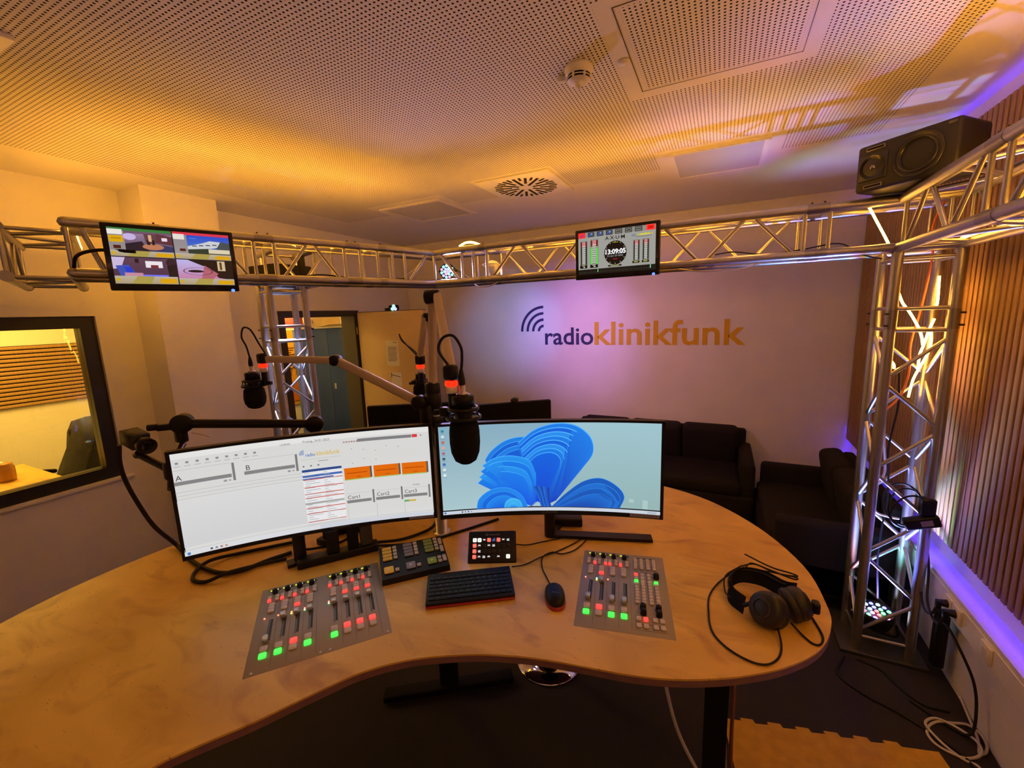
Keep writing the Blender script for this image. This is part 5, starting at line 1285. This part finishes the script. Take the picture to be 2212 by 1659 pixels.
# magic arm and box camera
m0, m1, m2 = l0+dn*.02+Vector((0, 0, -.085)), W3(-1.83, .80, -.535), W3(-2.045, .795, -.495)
t = thing('magic_arm', 'small jointed black camera arm at the edge of the left monitor', 'camera arm', m1, 0)
MB().cyl(m0, m1+Vector((0, 0, .02)), .0125).obj('upper_rod', mat('rod_bronze', (.10, .075, .05), .35, .8), t)
MB().cyl(m1+Vector((-.005, 0, 0)), m2, .0125).obj('lower_rod', M_black, t)
MB().rbox(m1, (.045, .045, .07), .012, 2).obj('knuckle', M_black, t); MB().cyl(m1+Vector((.0, .0, -.02)), m1+Vector((.03, -.02, -.06)), .016).obj('lock_knob', M_black, t)
MB().cyl(m2+Vector((-.012, 0, -.003)), m2+Vector((.012, 0, .008)), .0155).obj('end_collar', mat('rod_bronze', (.10, .075, .05), .35, .8), t)
def box_camera():
    p = W3(-2.055, .80, -.435); d = Vector((.93, -.05, -.18)).normalized(); ang = math.atan2(d.y, d.x)
    t = thing('box_camera', 'black box camera with a short lens left of the left monitor', 'camera', p, 0, rot=(0, R(8), ang))
    MB().rbox((-.01, 0, 0), (.105, .062, .058), .003, 1).obj('body', mat('camera_olive', (.016, .014, .009), .5, 0, .3), t, False)
    MB().lathe([(0, 0), (.024, 0), (.024, .022), (.030, .024), (.030, .058), (.026, .058), (.024, .050), (0, .048)], (.040, 0, -.004), (1, 0, 0)).obj('lens', M_black, t, False)
    MB().lathe([(.023, 0), (.012, .004), (0, .005)], (.088, 0, -.004), (1, 0, 0)).obj('front_glass', M_glass_lens, t, False)
    for k in range(4): MB().box((-.0645, -.02, -.02+.011*k), (-.0625, .02, -.015+.011*k)).obj('vent_slot', M_steel, t, False)
    MB().cyl((.02, 0, -.028), (.03, 0, -.05), .010).obj('screw_mount', M_black, t, False)
box_camera()
cable('camera_cable', [W3(-2.145, 0.778, -0.463), W3(-2.165, 0.777, -0.539), W3(-2.178, 0.789, -0.624), W3(-2.187, 0.820, -0.741), W3(-2.204, 0.867, -0.869), W3(-2.20, .925, -.975), W3(-2.12, .915, -.990), W3(-1.98, .885, -.990), W3(-1.86, .875, -.990), W3(-1.77, .885, -.990), W3(-1.71, .93, -.990), W3(-1.68, 1.02, -.990), W3(-1.64, 1.10, -.990)], .0085, M_rubber, 'thick black cable drooping from the box camera onto the table')
cable('loop_cable', [W3(-1.70, 1.18, -.991), W3(-1.78, 1.09, -.991), W3(-1.86, 1.0, -.991), W3(-1.90, .91, -.982), W3(-1.885, .845, -.991), W3(-1.83, .81, -.991), W3(-1.77, .825, -.991), W3(-1.725, .88, -.975), W3(-1.69, .98, -.991), W3(-1.62, 1.06, -.991)], .0075, M_rubber, 'black cable loop lying on the table below the left monitor')
cable('edge_cable', [W3(-2.06, .99, -.96), W3(-2.13, 1.02, -.955), W3(-2.20, 1.02, -.975), W3(-2.265, .99, -1.03), W3(-2.29, .97, -1.20)], .0085, M_rubber, 'black cable hanging over the far table edge at left')
t = thing('edge_clamp', 'black clamp with a red tab at the table edge behind the left monitor', 'clamp', W3(-2.08, 1.08, -1.0))
MB().rbox(W3(-2.08, 1.06, -.96), (.09, .05, .07), .01).obj('body', M_black, t); MB().rbox(W3(-2.03, 1.10, -.925), (.10, .012, .05), .003, 1, Matrix.Rotation(R(-18), 3, 'Y')).obj('red_tab', M_red, t)

# ---- stand foot, adapters and leads under the monitors
t = thing('power_strip', 'long black power strip with adapters below the left monitor', 'power strip', (-1.42, 1.18, TZ))
ps = Matrix.Rotation(R(50.5), 3, 'Z')
MB().rbox((-1.425, 1.165, TZ+.018), (.32, .055, .034), .006, 2, ps).obj('strip_body', M_black, t)
for k, (s, h, w_) in enumerate(((-.02, .10, .05), (.06, .12, .045), (.115, .09, .05))):
    c = Vector((-1.425, 1.165, TZ+.036+h/2))+ps@Vector((s, .006, 0)); MB().rbox(c, (w_, .05, h), .006, 2, ps).obj('adapter', (M_black, M_blackm, mat('adapter_grey', (.045, .042, .042), .5))[k], t)
tag(MB().rbox((-1.58, 1.36, TZ+.028), (.13, .08, .055), .006, 2, ps).obj('splitter_box', M_black), 'small black box on the table behind the left monitor foot', 'box')
tag(MB().rbox((-.62, 1.815, TZ+.02), (.13, .07, .038), .006, 2, Matrix.Rotation(R(20), 3, 'Z')).obj('adapter_box', M_black), 'flat black adapter on the table below the right monitor', 'box')
cable('desk_lead', [(-1.33, 1.28, TZ+.03), (-1.26, 1.38, TZ+.01), (-1.20, 1.50, TZ+.012), (-1.24, 1.62, TZ+.006), (-1.3, 1.75, TZ+.006)], .007, M_rubber, 'black lead running back from the power strip past the pole')
cable('desk_lead', [(-1.31, 1.26, TZ+.03), (-1.23, 1.35, TZ+.006), (-1.13, 1.44, TZ+.006), (-1.05, 1.56, TZ+.006), (-.95, 1.72, TZ+.006)], .006, M_rubber, 'black lead running in front of the pole foot')
cable('desk_lead', [(-1.29, 1.245, TZ+.03), (-1.245, 1.29, TZ+.012), (-1.21, 1.30, TZ+.006), (-1.19, 1.33, TZ+.03)], .0035, M_rubber, 'thin black lead into the back of the coloured button box')
cable('desk_lead', [(-1.64, 1.12, TZ+.01), (-1.56, 1.17, TZ+.012), (-1.50, 1.26, TZ+.012), (-1.45, 1.33, TZ+.05), (-1.40, 1.30, TZ+.06)], .006, M_rubber, 'black lead arching over the left monitor foot')

# ---- guest monitors seen from behind
def guest_monitor(label, pl, pr, zt, H, foot):
    pl, pr = Vector(pl), Vector(pr); c = (pl+pr)/2; ang = math.atan2((pr-pl).y, (pr-pl).x); W = (pr-pl).length
    t = thing('guest_monitor', label, 'monitor', (c.x, c.y, TZ), ang, 'guest monitors seen from behind')
    z = zt-TZ-H/2
    MB().rbox((0, 0, z), (W, .035, H), .006, 2).obj('housing', M_blackm, t, False)
    MB().rbox((0, -.024, z-.02), (W*.55, .03, H*.55), .012, 2).obj('rear_bulge', M_blackm, t, False)
    MB().box((-.03, -.05, .01), (.03, -.03, z)).obj('stand', M_blackm, t, False); MB().rbox((0, -.03, .007), (.24, .18, .012), .004).obj('foot', M_blackm, t, False)
    return t
guest_monitor('black monitor back behind the left curved monitor', (-1.73, 1.70), (-1.33, 1.94), CZ-.470, .34, 0)
guest_monitor('black monitor back behind the right curved monitor', (-1.16, 1.92), (-.835, 2.165), CZ-.472, .34, 0)
t = thing('webcam', 'small round black camera on top of the right guest monitor', 'camera', W3(-1.0, 2.05, -.47)); MB().lathe([(.022, 0), (.022, .012), (.014, .02), (0, .023)], W3(-1.0, 2.05, -.471)).obj('body', M_black, t); MB().cyl(W3(-1.0, 2.065, -.462), W3(-.995, 2.08, -.462), .008).obj('lens', M_glass_lens, t)

# ---- headphones on the right lobe of the table
def headphones():
    t = thing('headphones', 'black over-ear headphones lying on the right end of the table', 'headphones', (.19, 1.47, TZ))
    def cup(c, d, r, s):
        c, d = Vector(c), Vector(d).normalized()
        MB().lathe([(0, .026), (r*.55, .026), (r*.72, .021), (r*.80, .021), (r*.93, .012), (r, 0), (r, -.010), (r*.97, -.016), (0, -.016)], c, d, 32).obj('ear_cup', mat('cup_black', (.016, .013, .012), .42), t)
        MB().lathe([(r*.97, -.016), (r*1.03, -.024), (r*1.0, -.036), (r*.80, -.042), (r*.55, -.036), (r*.5, -.02), (0, -.02)], c, d, 32).obj('ear_pad', mat('pad_leather', (.020, .017, .015), .5), t)
        MB().tube([c+d*.0275+(d.to_track_quat('Z', 'Y')@Vector((r*.5*math.cos(a), r*.5*math.sin(a), 0))) for a in [2*PI*i/24 for i in range(24)]], .0015, 6, True).obj('trim_ring', mat('trim_brown', (.05, .03, .02), .4), t)
    c1, d1 = Vector((.165, 1.428, TZ+.052)), Vector((-.52, -.60, .40))
    c2, d2 = Vector((.262, 1.505, TZ+.050)), Vector((.75, .25, .30))
    cup(c1, d1, .054, 1); cup(c2, d2, .052, -1)
    arc = smooth_path([c1+Vector((-.060, .020, -.018)), (.068, 1.500, TZ+.030), (.068, 1.560, TZ+.040), (.105, 1.608, TZ+.046), (.170, 1.606, TZ+.050), (.225, 1.565, TZ+.052), c2+Vector((-.004, .042, .012))], 6)
    MB().strip(arc, (.004, .012, .024), .005).obj('headband', M_blackm, t)
    arc2 = [p+Vector((-.004, .004, .016)) for p in arc[6:-4]]
    MB().tube(arc2, .0035, 6).obj('band_rail', M_black, t)
    for c, q in ((c1, arc[0]), (c2, arc[-1])):
        MB().tube(smooth_path([q, q.lerp(c, .4)+Vector((0, 0, .012)), c+Vector((0, 0, .0))], 4), .007, 8).obj('yoke', M_black, t)
    MB().rbox(c2+Vector((.045, -.002, .0)), (.022, .032, .036), .006, 2).obj('hinge_block', M_black, t)
    cb = lambda pts, r=.003: cable('lead', [(x, y, TZ+z) for x, y, z in pts], r, M_rubber, parent=t, n=8)
    cb([(.098, 1.652, .05), (.058, 1.635, .012), (.024, 1.578, .004), (.002, 1.50, .004), (.001, 1.42, .004), (.013, 1.325, .004), (.054, 1.268, .004), (.110, 1.240, .004), (.153, 1.244, .004), (.185, 1.281, .004), (.199, 1.334, .006), (.195, 1.40, .02)])
    cb([(.235, 1.443, .015), (.259, 1.414, .006), (.283, 1.386, .004), (.303, 1.390, .004), (.316, 1.430, .004), (.306, 1.496, .004), (.288, 1.555, .008), (.262, 1.597, .02)])
    cb([(.098, 1.652, .05), (.052, 1.605, .03), (.050, 1.545, .012), (.062, 1.50, .02), (.092, 1.468, .035)], .0025)
    cb([(.10, 1.655, .05), (.15, 1.70, .045), (.21, 1.66, .05), (.275, 1.655, .055), (.262, 1.668, .055), (.20, 1.69, .052), (.12, 1.76, .045)], .0028)
    cb([(.12, 1.66, .052), (.14, 1.685, .055), (.19, 1.66, .058), (.26, 1.625, .06), (.272, 1.637, .06), (.21, 1.65, .055), (.15, 1.655, .05)], .0028)
headphones()

# ================================================================== SEATING AND FLOOR
def sofa(label, loc, rotz, W, Dp, ncush, armh=.60, armh2=None):
    """local: x along the seat, y towards the back, z up"""
    t = thing('sofa', label, 'sofa', loc, rotz)
    MB().rbox((W/2, Dp/2, .22), (W, Dp, .24), .03, 3).obj('base', M_fabric, t, False)
    cw = (W-.24)/ncush
    MB().rbox((W/2, Dp/2-.07, .39), (W-.22, Dp-.16, .13), .04, 3).obj('seat_cushion', M_fabric, t, False)
    for k in range(ncush):
        MB().rbox((.12+cw*(k+.5), Dp-.16, .62), (cw-.008, .17, .42), .055, 4, Matrix.Rotation(R(10), 3, 'X')).obj('back_cushion', M_fabric, t, False)
    MB().rbox((W/2, Dp-.045, .50), (W-.10, .09, .56), .03, 3).obj('back_frame', M_fabric, t, False)
    for x in (.06, W-.06): MB().rbox((x, Dp/2+.01, armh/2+.05), (.12, Dp-.06, armh-.08), .035, 3).obj('armrest', M_fabric, t, False)
    for x in (.08, W-.08):
        for y in (.08, Dp-.08): MB().cyl((x, y, 0), (x, y, .11), .02, .025).obj('foot', M_blackm, t, False)
    return t
sofa('black fabric sofa against the logo wall behind the right monitor', (-1.53, 4.10, 0), 0, 1.86, .84, 3, .62)
sofa('black fabric two-seat sofa along the right wall beside the truss column', (.345, 4.43, 0), -PI/2, 1.25, .72, 2, .60)

t = thing('bar_stool', 'bar stool with a round chrome foot below the table', 'stool', (-.84, 2.07, 0))
MB().lathe([(0, .0), (.19, .0), (.192, .006), (.186, .012), (.12, .022), (.06, .034), (.032, .055), (.027, .08), (0, .08)], (-.84, 2.07, 0), n=48).obj('foot_plate', M_chrome, t)
MB().cyl((-.84, 2.07, .07), (-.84, 2.07, .62), .026).obj('post', M_blackgl, t); MB().lathe([(0, 0), (.17, 0), (.185, .02), (.18, .06), (.15, .075), (0, .08)], (-.84, 2.07, .62)).obj('seat', M_black, t)

def foam_mat():
    o = Vector((.089, 2.067)); e1 = Vector((.972, .235)).normalized(); e2 = Vector((.19, -.98)).normalized()
    pts = []
    P = lambda s, q: tuple(o+e1*s+e2*q)
    pts += [P(0, 0)]
    L = .90; s = .085
    while s < L-.10:
        pts += [P(s, .0), P(s-.004, -.016), P(s+.052, -.016), P(s+.060, .004)]; s += .122
    pts += [P(L, 0), P(L, .62), P(0, .62)]
    ob = MB().prism(pts[::-1], .001, .012).obj('foam_mat', M_mat); tag(ob, 'yellow foam floor mat with jigsaw edge at the bottom right', 'mat')
foam_mat()
F = .006
cable('network_cable', [(1.172, 2.66, .03), (1.168, 2.55, F), (1.158, 2.46, F), (1.140, 2.39, F), (1.125, 2.345, F), (1.15, 2.36, .012), (1.172, 2.41, .012), (1.172, 2.465, .012), (1.140, 2.497, .014), (1.08, 2.482, .012), (1.02, 2.462, .012), (.975, 2.42, F), (.956, 2.37, F), (.97, 2.325, F), (1.01, 2.302, F), (1.06, 2.297, F), (1.11, 2.32, .014), (1.135, 2.36, .020), (1.13, 2.41, .02), (1.08, 2.455, .02), (1.02, 2.475, .018), (.972, 2.44, .016), (.966, 2.40, .014), (1.0, 2.33, .012), (1.05, 2.285, F), (1.09, 2.275, F), (1.10, 2.22, F), (1.09, 2.12, F)], .0058, M_cream, 'coiled cream network cable on the floor at the bottom right')
cable('floor_cable', [(.72, 2.77, F), (.66, 2.62, F), (.74, 2.52, F), (.86, 2.46, F), (.98, 2.38, F), (1.06, 2.30, F), (1.1, 2.15, F)], .006, M_rubber, 'black cable trailing from the column across the dark floor')
cable('floor_cable', [(.78, 2.78, F), (.88, 2.74, F), (.93, 2.64, F), (1.0, 2.56, F), (1.1, 2.56, F)], .006, M_rubber, 'black cable on the floor just in front of the column base')
for i, y in enumerate((2.63, 2.55)):
    t = thing('mains_plug', 'black angled mains plug in the %s white socket by the column' % ('farther' if i == 0 else 'nearer'), 'plug', (1.06, y, .543))
    MB().cyl((1.0625, y, .543), (1.035, y, .543), .019, .015).obj('plug_body', M_black, t); MB().rbox((1.030, y, .533), (.022, .026, .045), .006).obj('plug_grip', M_black, t)
    cable('flex', [(1.026, y, .52), (1.015, y+.01, .47), (1.02, y+.10, .43+.02*i), (1.04, y+.22, .47), (1.06, y+.30, .60), (1.075, 2.96, .72)], .006, M_rubber, parent=t)
t = thing('power_block', 'black multi-socket block hanging beside the foot of the right column', 'power strip', (1.12, 2.82, .2)); MB().rbox((1.12, 2.80, .24), (.05, .06, .32), .008).obj('body', M_black, t)
cable('flex', [(1.10, 2.76, .36), (1.09, 2.66, .40), (1.10, 2.55, .36), (1.13, 2.48, .26), (1.14, 2.45, .14), (1.12, 2.42, .03), (1.06, 2.46, .008), (.95, 2.56, .008)], .006, M_rubber, parent=t)
cable('floor_cable', [(1.08, 2.10, .008), (1.12, 2.17, .07), (1.145, 2.14, .13), (1.14, 2.02, .15), (1.13, 1.9, .10), (1.12, 1.8, .01)], .008, mat('maroon_cable', (.06, .012, .014), .5), 'dark red cable arching against the wall at the bottom right corner')
cable('hanging_cable', [(.055, 1.36, TZ-.05), (.060, 1.37, .75), (.075, 1.40, .45), (.095, 1.43, .2), (.11, 1.45, .02)], .006, mat('lilac_cable', (.35, .25, .27), .5), 'pale violet cable hanging beside the right table leg')
cable('hanging_cable', [(.085, 1.37, TZ-.05), (.085, 1.375, .78), (.09, 1.40, .5), (.105, 1.43, .25), (.12, 1.46, .02)], .006, mat('rust_cable', (.30, .10, .04), .5), 'rust-red cable hanging beside the right table leg')
cable('hanging_cable', [(-.22, 1.80, TZ-.05), (-.20, 1.79, .6), (-.12, 1.74, .25), (-.02, 1.68, .10), (.08, 1.62, .04), (.13, 1.58, .01)], .008, M_cream, 'cream cable curving to the floor behind the right table leg')
